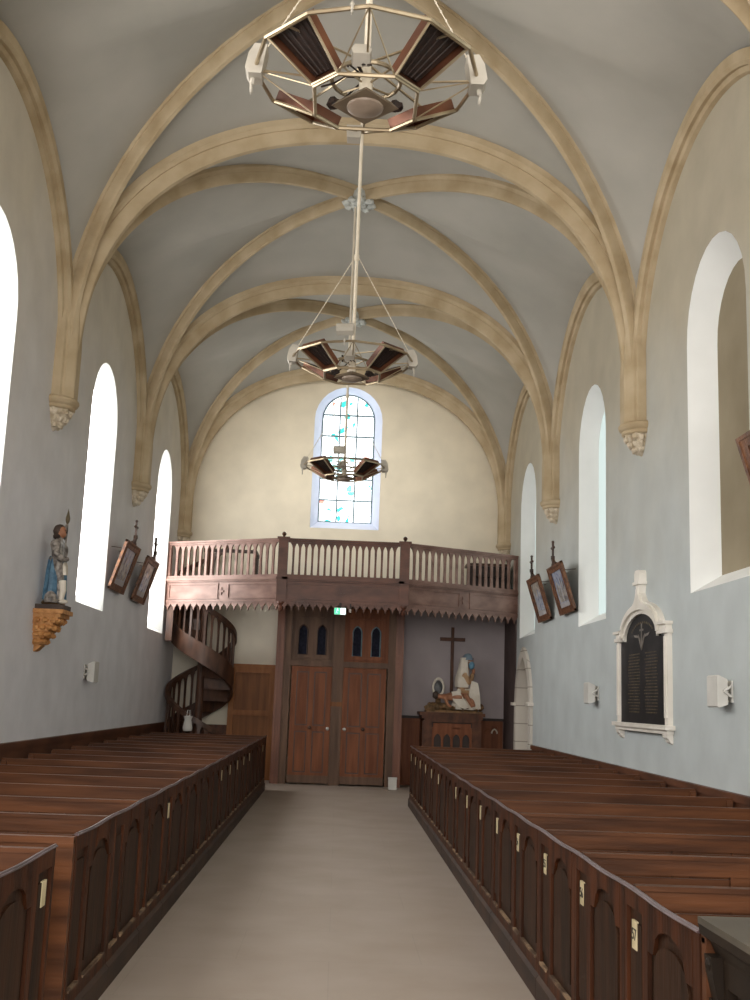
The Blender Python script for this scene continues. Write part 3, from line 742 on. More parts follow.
for s, mt in ((-1, 'door_frame'), (1, 'door')):
    x0, x1 = (-.95, -.13) if s < 0 else (.075, .93)
    c = (x0+x1)/2
    lps = [arch_loop(c+dx, .085, 2.52, 2.93, 10, point=.6) for dx in (-.205, .205)]
    lps = [arch_loop(c+dx, .085, 2.42, 2.86, 10, point=.6) for dx in (-.18, .18)]
    fnv = lambda u, v, d: Vector((u, vy+d, v))
    o = holed('upper_panel', (x0, 2.30, x1, 3.34), lps, lambda u, v, d: Vector((u, vy+.01, v-.0)), M[mt]); o.parent = th
    o.data.transform(Matrix.Translation(-Vector(th['_o']))); o['_o'] = tuple(th['_o'])
    m = MB()
    for z in (2.335, 3.12): m.box(x0+.07, x1-.07, vy-.012, vy+.012, z, z+.025)
    for x in (x0+.07, x1-.095): m.box(x, x+.025, vy-.012, vy+.012, 2.335, 3.145)
    m.build('panel_moulding', M[mt], o)
    for lp in lps:
        g = MB(); g.prism(lp, fnv, .035, .05); gl = g.build('lancet_window', M['darkglass'], th)
        g = MB(); g.tube([fnv(u, v, .012) for u, v in lp], .014, 6, closed=True); g.build('lancet_frame', M['frame_dark'] if s < 0 else M['lead'], gl)
m = MB(); m.box(-.145, -.04, vy-.036, vy-.028, 1.46, 1.54); m.box(-.03, .07, vy-.03, vy-.018, 1.46, 1.54); m.build('lock_plate', M['orange'], th)
MB().box(-vx, vx, vy-.04, YE-.03, 3.5, 3.58).build('top_boards', M['gal_dark'], th)
for s, nm in ((-1, 'door_1'), (1, 'door_2')):
    x0, x1 = (-.905, -.135) if s < 0 else (.08, .90)
    t2 = bpy.data.objects.new(nm, None); C.objects.link(t2); t2.location = ((x0+x1)/2, vy, 0); t2['_o'] = tuple(t2.location); t2['kind'] = 'structure'
    t2['label'] = 'oak door leaf, '+('left' if s < 0 else 'right')+' of the pair'
    m = MB(); y0 = vy-.03; cx = (x0+x1)/2
    for i_, (a, b) in enumerate(((x0, x0+.10), (cx-.05, cx+.05), (x1-.10, x1))): m.box(a, b, y0, y0+.05, .03+.001*i_, 2.19-.001*i_)
    for z0, z1 in ((.03,.22), (.985,1.085), (2.10,2.19)): m.box(x0+.004, x1-.004, y0+.001, y0+.05, z0, z1)
    m.build('leaf_frame', M['door'], t2)
    m = MB()
    for a, b in ((x0+.10, cx-.05), (cx+.05, x1-.10)):
        for z0, z1 in ((.22,.985), (1.085,2.10)):
            m.box(a-.01, b+.01, y0+.032, y0+.045, z0-.01, z1+.01)
    m.build('panel_groove', M['stair'], t2)  # groove backs in darker oak, painting in their shade
    for a, b in ((x0+.10, cx-.05), (cx+.05, x1-.10)):
        for z0, z1 in ((.22,.985), (1.085,2.10)):
            MB().box(a+.022, b-.022, y0+.012, y0+.034, z0+.025, z1-.025).build('raised_panel', M['door'], t2)
    m = MB(); m.box(x0, x1, y0-.012, y0, .03, .17); m.build('kick_board', M['door_frame'], t2)
    kx = x1-.045 if s < 0 else x0+.06
    m = MB(); m.ball((kx, y0-.05, 1.04), .032, 12); m.tube([(kx, y0-.045, 1.04), (kx, y0, 1.04)], .012, 8); m.build('white_knob', M['white'], t2, smooth=True)
    m = MB(); m.ball((cx, y0-.035, 1.05), .035, 12, (1,.6,1)); m.build('dark_pull', M['stair'], t2, smooth=True)
# small items near the doors
t2 = thing('exit_sign', (-.03, 19.455, 3.075), 'lit green and white emergency exit sign under the gallery valance', 'exit sign')
MB().box(-.135, .07, 19.425, 19.455, 3.060, 3.180).build('sign_case', M['white'], t2)
g = MB().box(-.13, -.035, 19.417, 19.425, 3.065, 3.175).build('green_half', M['exit_green'], t2)
m = MB(); m.ball((-.075, 19.415, 3.155), .011, 8, (1,.3,1)); m.bar((-.078,19.415,3.145), (-.09,19.415,3.110), .016, .004); m.bar((-.09,19.415,3.110), (-.07,19.415,3.095), .01, .004); m.bar((-.07,19.415,3.095), (-.075,19.415,3.075), .01, .004)
m.bar((-.09,19.415,3.110), (-.105,19.415,3.080), .01, .004); m.bar((-.078,19.415,3.140), (-.055,19.415,3.125), .009, .004); m.bar((-.078,19.415,3.140), (-.1,19.415,3.135), .009, .004); m.build('running_figure', M['exit_white'], g)
MB().box(-.025, .065, 19.417, 19.425, 3.065, 3.175).build('white_half', M['exit_white'], t2)
MB().box(-.05, -.01, 19.435, 19.50, 3.175, 3.27).build('hanger', M['gal_dark'], t2)
t2 = thing('emergency_lamp', (.15, 19.455, 3.135), 'tiny grey emergency lamp beside the green exit sign', 'lamp')
m = MB(); m.box(.125, .165, 19.425, 19.465, 3.105, 3.165); m.build('housing', M['lens'], t2); m = MB(); m.box(.135,.155,19.435,19.465,3.165,3.255); m.build('bracket', M['gal_dark'], t2)
t2 = thing('white_box', (1.06, 20.75, 0), 'small white box on the floor at the foot of the doors', 'box')
m = MB(); m.box(.985, 1.135, 20.75, 20.87, 0, .20); m.build('body', M['white'], t2)
m = MB(); m.box(.98, 1.14, 20.745, 20.875, .19, .215); m.build('lid', M['white'], t2)

# orange framed panel left of the vestibule
t2 = thing('panel_screen', (-1.74, YE-.1, 0), 'orange-brown framed wooden panel against the white wall beside the vestibule', 'wooden panel')
x0, x1, yy = -2.15, -1.25, YE-.06
m = MB(); m.box(x0, x1, yy, YE-.005, 0, 2.17); m.build('board', M['orange'], t2)
m = MB()
for a, b in ((x0, x0+.11), (x1-.11, x1)): m.box(a, b, yy-.06, yy, 0, 2.19)
for z0, z1 in ((0,.12), (1.22,1.32), (2.05,2.19)): m.box(x0, x1, yy-.058, yy, z0, z1)
m.box(x0-.02, x1+.0, yy-.075, yy, 2.16, 2.21); m.build('frame', M['orange_frame'], t2)
# white object on the stair
t2 = thing('white_bag', (-2.72, 20.6, 1.0), 'small white bag hanging on the lower railing of the spiral stair', 'bag')
m = MB(); m.lathe([(.02,.92),(.075,.93),(.09,.98),(.075,1.06),(.06,1.13),(.085,1.19),(.02,1.2)], 12, Matrix.Translation((-2.72, 20.56, 0)), sy=.6, fold=.06, nf=5); m.build('bag_body', M['white'], t2, smooth=True)
m = MB(); m.tube([(-2.75,20.57,1.19),(-2.74,20.60,1.30),(-2.70,20.60,1.30),(-2.69,20.57,1.19)], .006, 6); m.build('bag_handle', M['white'], t2)

# ------------------------------------------------------------------ pictures hung leaning from the walls
def picture(loc, sx, art, label, w=1.0, h=.70, tilt=17):
    """framed relief leaning forward: foot on the wall, head tipped into the nave. local: u along the wall, v up, n out of the wall"""
    th = thing('framed_picture', loc, label, 'picture', 'leaning framed wall pictures')
    O = Vector(loc); ti = math.radians(tilt)
    up = Vector((sx*-1*math.sin(ti), 0, math.cos(ti))); nn = Vector((-sx*math.cos(ti), 0, -math.sin(ti))); uu = Vector((0,1,0))
    Q = lambda u, v, n: O+uu*u+up*v+nn*n*.6
    def slab(m, u0, u1, v0, v1, n0, n1): return m.prism([(u0,v0),(u1,v0),(u1,v1),(u0,v1)], Q, n0, n1)
    m = MB(); slab(m, -w/2+.02, w/2-.02, .02, h-.02, .0, .035); m.build('case', M['frame_dark'], th)
    m = MB(); bw, bt = .16, .085
    for (u0, u1, v0, v1) in ((-w/2,-w/2+bw,0,h), (w/2-bw,w/2,0,h), (-w/2,w/2,0,bt), (-w/2,w/2,h-bt,h)): slab(m, u0, u1, v0, v1, .03, .06)
    for (u0, u1, v0, v1) in ((-w/2-.015,-w/2+.035,-.01,h+.01), (w/2-.035,w/2+.015,-.01,h+.01), (-w/2-.015,w/2+.015,-.01,.022), (-w/2-.015,w/2+.015,h-.022,h+.01)): slab(m, u0, u1, v0, v1, .022, .075)
    for (u0, u1, v0, v1) in ((-w/2+bw-.03,-w/2+bw,bt-.02,h-bt+.02), (w/2-bw,w/2-bw+.03,bt-.02,h-bt+.02), (-w/2+bw-.03,w/2-bw+.03,bt-.02,bt), (-w/2+bw-.03,w/2-bw+.03,h-bt,h-bt+.02)): slab(m, u0, u1, v0, v1, .055, .068)
    m.build('frame', M['frame_wood'], th)
    m = MB(); slab(m, -w/2+bw, w/2-bw, bt, h-bt, .03, .042); p = m.build('painting', M[art], th)
    m = MB()                                   # little figures of the relief
    for u, hh in ((-.2,.28), (-.07,.33), (.08,.24), (.2,.30)):
        m.prism([(u-.05,bt+.08),(u+.05,bt+.08),(u+.035,bt+.08+hh*.75),(u+.02,bt+.08+hh),(u-.02,bt+.08+hh),(u-.035,bt+.08+hh*.75)], Q, .04, .05)
    m.build('relief_figures', M['art2' if art == 'art1' else 'art1'], p)
    m = MB(); slab(m, -w/2+bw+.01, w/2-bw-.01, bt+.005, bt+.065, .04, .05); m.build('caption_strip', M['caption'], th)
    top = Q(0, h, .05)
    m = MB(); m.prism([(-.17,h),(.17,h),(.13,h+.03),(.06,h+.05),(.04,h+.10),(-.04,h+.10),(-.06,h+.05),(-.13,h+.03)], Q, .01, .06)
    b = Q(0, h+.09, .035); m.tube([b, b+Vector((0,0,.05))], .03, 8)
    m.build('crest', M['frame_dark'], th)
    m = MB(); b = b+Vector((0,0,.03)); m.bar(b, b+Vector((0,0,.22)), .028); m.bar(b+Vector((0,-.06,.14)), b+Vector((0,.06,.14)), .026)
    for e in ((0,0,.225), (0,-.065,.14), (0,.065,.14)): m.ball(b+Vector(e), .022, 8)
    m.build('finial_cross', M['frame_dark'], th)
    for p_ in (Q(-.25, h-.1, 0), Q(.25, h-.1, 0)): MB().tube([p_, (sx*(W-.0), p_.y, p_.z+.02)], .005, 6).build('hanging_wire', M['frame_dark'], th)
    return th
picture((-W+.03, 15.82, 3.015), -1, 'art1', 'leaning framed picture with bluish painting, nearest to the tall window on the statue wall')
picture((-W+.03, 17.55, 3.01), -1, 'art2', 'leaning framed picture with greyish painting, beside the gallery on the statue wall')
picture((W-.03, 15.74, 2.95), 1, 'art1', 'leaning framed picture with bluish painting, nearest to the tall window on the tablet wall')
picture((W-.03, 17.52, 2.965), 1, 'art2', 'leaning framed picture with greyish painting, beside the gallery on the tablet wall')
picture((W-.03, 7.80, 3.05), 1, 'art2', 'leaning framed picture cut off by the photo edge, beside the ochre blocked window')

# ------------------------------------------------------------------ memorial tablet
py = 11.95
th = thing('memorial_tablet', (W, py, 1.4), 'white marble memorial with arched black tablet of gilt names on the wall', 'memorial')
Q = lambda u, v, d: Vector((W-d, py+u, v))
for s in (-1, 1):
    m = MB(); a, b = sorted((s*.89, s*1.0)); m.prism([(a,1.46),(b,1.46),(b,2.37),(a,2.37)], Q, 0, .05)
    a2, b2 = sorted((s*.915, s*.975)); m.prism([(a2,1.53),(b2,1.53),(b2,2.34),(a2,2.34)], Q, .05, .065)
    m.build('pilaster', M['marble'], th)
    m = MB(); a, b = sorted((s*.78, s*1.03)); m.prism([(a,2.37),(b,2.37),(b,2.41),(a,2.41)], Q, 0, .08); m.prism([(a+.03,2.41),(b-.03,2.41),(b-.03,2.46),(a+.03,2.46)], Q, 0, .065)
    m.prism([(a,2.46),(b,2.46),(b,2.49),(a,2.49)], Q, 0, .095)
    m.build('capital', M['marble'], th)
m = MB(); n = 18; O1 = []; I1 = []
for i in range(n+1):                        # half profile of the ogee hood, springing to tip
    t = i/n; a = t*PI/2
    I1.append((.645*math.cos(a), 2.36+.27*math.sin(a)))
    if t < .72: k = t/.72; aa = k*PI/2*.84; O1.append((.80*math.cos(aa), 2.42+.34*math.sin(aa)))
    else:
        k = (t-.72)/.28; x0 = .80*math.cos(PI/2*.84); z0 = 2.42+.34*math.sin(PI/2*.84); O1.append((x0*(1-k)**1.7+.04*k, z0+.17*k**1.2))
out = [(-x, z) for x, z in O1]+[(x, z) for x, z in O1[::-1]]
inn = [(-x, z) for x, z in I1]+[(x, z) for x, z in I1[::-1]]
for d0, d1, sh in ((0, .06, 0), (.06, .09, .05)):
    o2 = [(x*(1-sh), z-sh*.3) for x, z in out] if sh else out
    i2 = [(x*(1+sh*2), z+sh*.9) for x, z in inn] if sh else inn
    A0 = [Q(x, z, d1) for x, z in o2]; B0 = [Q(x, z, d1) for x, z in i2]
    m.strip(A0, B0); m.strip([Q(x, z, d0) for x, z in o2], A0); m.strip([Q(x, z, d0) for x, z in i2], B0)
m.build('ogee_hood', M['marble'], th, smooth=True)
m = MB(); m.prism([(-.08,2.95),(.08,2.95),(.055,2.87),(.045,2.80),(-.045,2.80),(-.055,2.87)], Q, 0, .075); m.prism([(-.12,2.95),(.12,2.95),(.12,2.985),(-.12,2.985)], Q, 0, .10)
m.prism([(-.095,2.985),(.095,2.985),(.095,3.07),(.06,3.11),(-.06,3.11),(-.095,3.07)], Q, 0, .085); m.build('top_finial', M['marble'], th)
m = MB(); m.prism([(-1.07,1.415),(1.07,1.415),(1.07,1.46),(-1.07,1.46)], Q, 0, .10); m.prism([(-1.02,1.375),(1.02,1.375),(1.02,1.415),(-1.02,1.415)], Q, 0, .07); m.build('ledge', M['marble'], th)
for s in (-1, 1):
    m = MB(); a, b = sorted((s*.86, s*1.0)); m.prism([(.0,1.375),(.07,1.375),(.065,1.34),(.04,1.32),(.035,1.30),(.0,1.275)], lambda u, v, d: Vector((W-u, py+d, v)), a, b); m.build('console', M['marble'], th)
tab = [(-.90,1.46),(.90,1.46),(.90,2.36),(.66,2.37)]+[(.66*math.cos(t*PI/16), 2.37+.27*math.sin(t*PI/16)) for t in range(1, 16)]+[(-.66,2.37),(-.90,2.36)]
m = MB(); m.prism(tab, Q, .012, .03); tb = m.build('black_tablet', M['black'], th)
m = MB()
for col in (-.34, .34):
    for r in range(20):
        wd = random.uniform(.20,.26); z = 2.20-r*.033; u = -wd
        while u < wd-.03:
            l = random.uniform(.02,.05); m.prism([(col+u,z),(col+min(u+l,wd),z),(col+min(u+l,wd),z+.011),(col+u,z+.011)], Q, .03, .032); u += l+.022
for k in range(14):
    t = PI*(.18+.64*k/13); u, z = .48*math.cos(t), 2.36+.18*math.sin(t); m.prism([(u-.016,z-.011),(u+.016,z-.011),(u+.016,z+.011),(u-.016,z+.011)], Q, .03, .032)
gl_ = m.build('gilt_lettering', M['gold'], tb); gl_['kind'] = 'stuff'
m = MB(); m.prism([(-.012,2.27),(.012,2.27),(.012,2.53),(-.012,2.53)], Q, .03, .038); m.prism([(-.07,2.45),(.07,2.45),(.07,2.47),(-.07,2.47)], Q, .03, .038)
for s in (-1, 1):
    m.prism([(0,2.24),(s*.03,2.27),(s*.11,2.38),(s*.13,2.42),(s*.07,2.37),(s*.02,2.29)], Q, .03, .038)
    m.prism([(s*.12,2.38),(s*.26,2.39),(s*.32,2.42),(s*.26,2.415),(s*.12,2.405)], Q, .03, .035)
m.build('crossed_palms', M['palm'], tb)

# ------------------------------------------------------------------ white wall floodlights
def flood(sx, y, z, label):
    th = thing('wall_floodlight', (sx*W, y, z), label, 'floodlight', 'white wall floodlights')
    X = lambda d: sx*(W-d)
    m = MB(); m.prism([(.05,-.11),(.125,-.135),(.14,-.125),(.14,.125),(.125,.135),(.05,.10)], lambda u, v, d: Vector((X(u), y+d, z+v)), -.13, .13); m.build('housing', M['white'], th)
    m = MB()
    for dy in (-.15, .15): m.tube([(X(0), y+dy*.6, z+.06), (X(.03), y+dy, z+.04), (X(.09), y+dy, z)], .01, 6); m.tube([(X(0), y+dy*.6, z-.06), (X(.03), y+dy, z-.04), (X(.09), y+dy, z)], .01, 6)
    m.box(*sorted((X(0), X(.015))), y-.12, y+.12, z-.09, z+.09); m.build('bracket', M['white'], th)
    m = MB()
    for k in range(5): zz = z-.08+k*.04; m.tube([(X(.06), y-.12, zz), (X(.04), y-.11, zz), (X(.04), y+.11, zz), (X(.06), y+.12, zz)], .005, 5)
    m.build('rear_grille', M['rod'], th)
flood(-1, 14.6, 1.83, 'small white floodlight on the wall beyond the armoured statue')
flood(1, 14.2, 1.79, 'small white floodlight on the wall between tablet and stone doorway')
flood(1, 9.38, 1.78, 'white floodlight on the wall below the ochre blocked window')

# ------------------------------------------------------------------ armoured woman statue on its bracket
bx_, by_, bz_ = -W, 12.10, 2.435
th = thing('statue_bracket', (bx_, by_, bz_-.42), 'stepped ochre carved wooden bracket under the armoured statue', 'bracket')
m = MB(); m.box(bx_, bx_+.32, by_-.22, by_+.22, bz_-.045, bz_); m.box(bx_, bx_+.29, by_-.20, by_+.20, bz_-.085, bz_-.045); m.build('shelf', M['ochre'], th)
m = MB()
for i, (d, w, z) in enumerate(((.26,.19,-.085), (.21,.17,-.16), (.16,.14,-.235), (.11,.11,-.305))):
    m.prism([(0,bz_+z),(d,bz_+z),(d,bz_+z-.03),(d-.05,bz_+z-.075),(0,bz_+z-.075)], lambda u, v, q: Vector((bx_+u, by_+q, v)), -w, w)
    for k in range(3):
        yy = by_-w+w*2*(k+.5)/3; m.ball((bx_+d-.01, yy, bz_+z-.035), .038, 8, (1,1.1,.9), .2)
    for k in range(3):
        xx = bx_+d*(k+.5)/3; m.ball((xx, by_-w, bz_+z-.035), .034, 8, (1.1,1,.9), .2)
m.prism([(0,bz_-.38),(.09,bz_-.38),(.03,bz_-.44),(0,bz_-.45)], lambda u, v, q: Vector((bx_+u, by_+q, v)), -.07, .07)
m.build('scroll_carving', M['ochre'], th, smooth=True)
sx0, sy0 = -3.145, 12.10
th = thing('saint_statue', (sx0, sy0, bz_), 'painted statue of a woman in grey armour and blue skirt holding a lance', 'statue')
P3 = lambda dx, dy, z: (sx0+dx, sy0+dy, bz_+z)
MB().box(sx0-.15, sx0+.15, sy0-.17, sy0+.17, bz_, bz_+.05).build('plinth', M['hair'], th)
m = MB(); m.ball(P3(0,0,.06), .13, 12, (1,1.1,.35), .2); m.build('ground', M['rock'], th, smooth=True)
# body: one skinned figure, front faces the nave (+x) turned a little to the altar (-y)
J = [P3(0,0,.50), P3(0,0,.60), P3(.0,0,.68), P3(0,0,.735), P3(.015,-.005,.80), P3(.02,-.01,.85),
     P3(-.01,-.12,.67), P3(.03,-.155,.56), P3(.11,-.11,.52), P3(.145,-.07,.53),
     P3(0,.12,.67), P3(.04,.17,.57), P3(.05,.14,.63), P3(.05,.105,.69),
     P3(.03,-.06,.45), P3(.07,-.07,.27), P3(.05,-.075,.09), P3(.10,-.09,.07),
     P3(0,.06,.45), P3(.0,.07,.27), P3(-.01,.07,.09), P3(.05,.08,.07)]
E_ = [(0,1),(1,2),(2,3),(3,4),(4,5),(2,6),(6,7),(7,8),(8,9),(2,10),(10,11),(11,12),(12,13),(0,14),(14,15),(15,16),(16,17),(0,18),(18,19),(19,20),(20,21)]
R_ = [.085,.075,.09,.035,.058,.045,.052,.042,.032,.026,.052,.042,.032,.026,.06,.046,.034,.026,.06,.046,.034,.026]
bd = skin('body', J, E_, R_, M['steel'], th); th.scale = (1,1,1.05)
m = MB(); T = Matrix.Translation(P3(0,0,0))
m.lathe([(.08,.56),(.092,.52),(.105,.42),(.112,.30),(.118,.20),(.122,.11),(.11,.10)], 36, T, fold=.08, nf=9); m.build('blue_skirt', M['blue'], th, smooth=True)
m = MB(); m.ball(P3(.022,-.012,.815), .058, 14, (1,.9,1.15)); m.build('face', M['flesh'], th, smooth=True)
m = MB(); m.ball(P3(-.005,.005,.83), .07, 14, (1,1,1.05), .05); m.ball(P3(-.01,.0,.775), .06, 10, (1,1.1,.7), .08); m.build('hair', M['hair'], th, smooth=True)
m = MB()
for s in (-.05, .0): pass
m.ball(P3(.077,-.022,.815), .012, 6); m.ball(P3(.071,-.037,.833), .007, 6); m.ball(P3(.078,-.005,.833), .007, 6); m.build('face_features', M['hair'], th)
m = MB()
for s in (-1, 1): m.ball(P3(0,s*.125,.675), .062, 10, (1,.9,.85))
m.lathe([(.088,.505),(.095,.53),(.088,.55)], 20, T); m.build('pauldrons_and_belt', M['steel'], th, smooth=True)
m = MB(); m.prism([(-.05,.36),(.05,.37),(.055,.46),(.0,.50),(-.05,.46)], lambda u, v, d: Vector(P3(.10+d-(v-.36)*.12, -.05+u, v)), 0, .03); m.build('white_tabard', M['whitecloth'], th)
m = MB(); m.tube([P3(.10,-.10,.30), P3(.115,-.105,.20), P3(.10,-.10,.10)], [.04,.036,.028], 10); m.ball(P3(.13,-.11,.085), .034, 8, (1.5,.8,.7)); m.build('greave', M['whitecloth'], th, smooth=True)
m = MB(); m.lathe([(.065,.09),(.07,.12),(.06,.17),(.03,.20),(.004,.21)], 14, Matrix.Translation(P3(-.0,-.15,-.02))); m.tube([P3(-.05,-.15,.13), P3(.0,-.22,.12), P3(.05,-.15,.13)], .012, 6); m.build('helmet', M['steel'], th, smooth=True)
m = MB(); m.tube([P3(.05,.10,.08), P3(.05,.10,.94)], .009, 8); sh = m.build('lance', M['steel'], th)
m = MB(); m.lathe([(.008,.92),(.022,.95),(.026,.98),(.012,1.04),(.001,1.09)], 8, Matrix.Translation(P3(.05,.10,0))); m.build('lance_tip', M['gold'], sh)
m = MB(); m.tube([P3(.05,.10,.92), P3(.035,.09,.86), P3(.037,.09,.80), P3(.045,.095,.75)], [.012,.032,.028,.014], 8); m.build('furled_pennant', M['steel'], sh, smooth=True)

# ------------------------------------------------------------------ side altar, pieta, cross
ax0, ax1, ay0, ay1 = 1.60, 2.76, 21.22, 21.95
th = thing('side_altar', (2.18, 21.6, 0), 'dark oak side altar with four lancet panels under the sculpted group', 'altar')
m = MB(); m.box(ax0-.04, ax1+.04, ay0-.05, ay1, 1.36, 1.42); m.box(ax0, ax1, ay0-.02, ay1, 1.30, 1.36); m.box(ax0+.05, ax1-.05, ay0+.0, ay1, 1.24, 1.30); m.build('table_top', M['wains'], th)
m = MB(); m.box(ax0+.14, ax1-.14, ay0+.06, ay1, .1, 1.25); m.box(ax0-.02, ax1+.02, ay0-.02, ay1, 0, .12); m.build('carcass', M['gal_dark'], th)
for a in (ax0+.02, ax1-.20): MB().box(a, a+.18, ay0+.02, ay1, .1, 1.26).build('side_pillar', M['wains'], th)
m = MB(); px0, px1 = ax0+.22, ax1-.22
m.box(px0, px1, ay0+.03, ay0+.07, 1.12, 1.22); m.box(px0, px1, ay0+.03, ay0+.07, .12, .30)
for k in range(5):
    x = px0+(px1-px0)*k/4; m.box(x-.02, x+.02, ay0+.03, ay0+.065, .3, 1.14)
for k in range(4):
    a = px0+(px1-px0)*k/4+.02; b = px0+(px1-px0)*(k+1)/4-.02; c = (a+b)/2; hw = (b-a)/2
    arc = arch_loop(c, hw-.004, .9, .92, 10, point=.7)[2:]
    m.prism([(b,1.14),(b,.92)]+arc+[(a,.92),(a,1.14)], lambda u, v, d: Vector((u, d, v)), ay0+.03, ay0+.062)
m.build('arcade', M['door'], th)
# panelled dado left and right of the altar
t2 = thing('wall_dado', (2.2, YE-.05, 0), 'oak dado with lancet panels on the mauve wall beside the altar', 'dado')
yy = YE-.03
m = MB(); m.box(1.24, W-.03, yy-.03, yy, 0, 1.30); m.build('boards', M['door'], t2)
m = MB(); m.box(1.24, W-.03, yy-.06, yy, 1.28, 1.33); m.build('cap', M['gal_dark'], t2)
m = MB()
for x in (1.26, 1.58, 2.84, 3.16): m.box(x, x+.06, yy-.05, yy-.03, 0, 1.28)
m.box(1.26, 3.22, yy-.05, yy-.03, 1.18, 1.28); m.build('stiles', M['door'], t2)
for k, c in enumerate((2.955, 3.10)):
    lp = arch_loop(c, .055, .6, 1.04, 10, point=.7)
    m = MB(); m.tube([Vector((u, yy-.045, v)) for u, v in lp[2:]], .011 if k == 0 else .016, 6); m.build('lancet_moulding', M['door'] if k == 0 else M['whitecloth'], t2)
# wall cross
t2 = thing('wall_cross', (2.235, YE-.03, 1.8), 'plain dark brown wooden cross on the mauve wall behind the sculpted group', 'cross')
m = MB(); m.box(2.205, 2.265, YE-.075, YE-.025, 1.80, 3.09); m.build('upright', M['wains'], t2)
m = MB(); m.box(1.985, 2.485, YE-.08, YE-.026, 2.815, 2.885); m.build('crossbar', M['wains'], t2)
# pieta
z0, yP = 1.42, 21.50
th = thing('pieta_sculpture', (2.15, yP, z0), 'painted pieta group with a blue face mask on the veiled seated woman', 'sculpture')
m = MB()
m.box(1.62, 2.70, yP-.20, yP+.22, z0, z0+.035)
for k in range(26):
    x = 1.66+k*.04+random.uniform(-.02,.02); m.ball((x, yP+random.uniform(-.15,.12), z0+.05+random.uniform(0,.06)), random.uniform(.05,.09), 8, (1.1,1,.75), .2)
for k in range(7): m.ball((1.70+k*.045, yP+random.uniform(-.05,.1), z0+.12), .06, 8, (1,1,.8), .2)
m.build('rocky_base', M['rock'], th, smooth=True)
Y = lambda d: yP+d
J = [(2.30,Y(.04),1.76),(2.32,Y(.05),1.92),(2.35,Y(.05),2.06),(2.395,Y(.04),2.19),(2.425,Y(.03),2.30),(2.435,Y(.03),2.37),
     (2.37,Y(-.11),2.07),(2.43,Y(-.16),1.92),(2.50,Y(-.08),2.03),(2.515,Y(-.03),2.10),
     (2.36,Y(.19),2.07),(2.43,Y(.19),1.92),(2.50,Y(.08),2.03),(2.52,Y(.01),2.11),
     (2.36,Y(-.10),1.74),(2.56,Y(-.13),1.74),(2.56,Y(-.12),1.52),(2.62,Y(-.14),1.49),
     (2.34,Y(.16),1.74),(2.55,Y(.17),1.72),(2.56,Y(.17),1.52),(2.62,Y(.17),1.49)]
E_ = [(0,1),(1,2),(2,3),(3,4),(4,5),(2,6),(6,7),(7,8),(8,9),(2,10),(10,11),(11,12),(12,13),(0,14),(14,15),(15,16),(16,17),(0,18),(18,19),(19,20),(20,21)]
R_ = [.13,.12,.115,.05,.085,.06,.065,.055,.042,.034,.065,.055,.042,.034,.085,.07,.05,.036,.085,.07,.05,.036]
skin('seated_woman', J, E_, R_, M['tan'], th)
m = MB(); m.ball((2.455,Y(.02),2.315), .085, 14, (.95,.85,1.2)); m.build('face', M['flesh'], th, smooth=True)
m = MB(); m.ball((2.51,Y(-.035),2.35), .012, 6); m.ball((2.525,Y(.05),2.35), .012, 6); m.bar((2.50,Y(-.06),2.372), (2.53,Y(-.02),2.376), .008); m.build('eyes', M['hair'], th)
m = MB(); T = Matrix.Translation((2.435, Y(.02), 0))
m.lathe([(.122,2.34),(.112,2.39),(.08,2.437),(.03,2.457),(.002,2.459)], 24, T, a0=math.radians(50), a1=math.radians(305)); m.build('slate_headcloth', M['slate'], th, smooth=True)
m = MB(); m.lathe([(.20,1.86),(.21,1.95),(.20,2.04),(.165,2.14),(.14,2.24),(.125,2.33),(.118,2.38)], 24, Matrix.Translation((2.395,Y(.04),0)), a0=math.radians(75), a1=math.radians(278), fold=.04, nf=7); m.build('white_veil', M['whitecloth'], th, smooth=True)
m = MB(); m.ball((2.49,Y(-.02),2.25), .078, 14, (.8,1.0,.9)); mk = m.build('blue_mask', M['maskblue'], th, smooth=True)
m = MB(); m.tube([(2.49,Y(-.06),2.30), (2.43,Y(-.085),2.32), (2.40,Y(-.085),2.31)], .005, 5); m.build('mask_loop', M['white'], mk)
m = MB(); m.ball((2.53,Y(-.02),2.13), .04, 10, (.8,.9,1.5), .05)
for k in range(4): m.tube([(2.535+.004*k,Y(-.05+.02*k),2.10), (2.55,Y(-.045+.018*k),2.15), (2.545,Y(-.04+.014*k),2.19)], [.013,.012,.008], 6)
m.tube([(2.52,Y(-.06),2.10), (2.505,Y(-.055),2.15)], [.013,.009], 6)
m.build('clasped_hands', M['flesh'], th, smooth=True)
m = MB(); m.lathe([(.27,z0+.06),(.26,z0+.14),(.23,z0+.25),(.19,z0+.36),(.15,z0+.42)], 40, Matrix.Translation((2.40,Y(.0),0)), fold=.08, nf=10, sy=.75); m.build('white_skirt', M['whitecloth'], th, smooth=True)
m = MB(); m.prism([(2.48,1.98),(2.60,1.94),(2.64,1.74),(2.66,1.50),(2.50,1.50),(2.42,1.62),(2.44,1.80)], lambda u, v, d: Vector((u, d, v)), Y(-.22), Y(-.14)); m.build('hanging_drape', M['whitecloth'], th)
m = MB(); m.prism([(2.10,1.78),(2.24,1.80),(2.36,1.62),(2.44,1.52),(2.36,1.49),(2.24,1.52),(2.12,1.64)], lambda u, v, d: Vector((u, d, v)), Y(-.23), Y(-.13)); m.build('lap_cloth', M['whitecloth'], th)
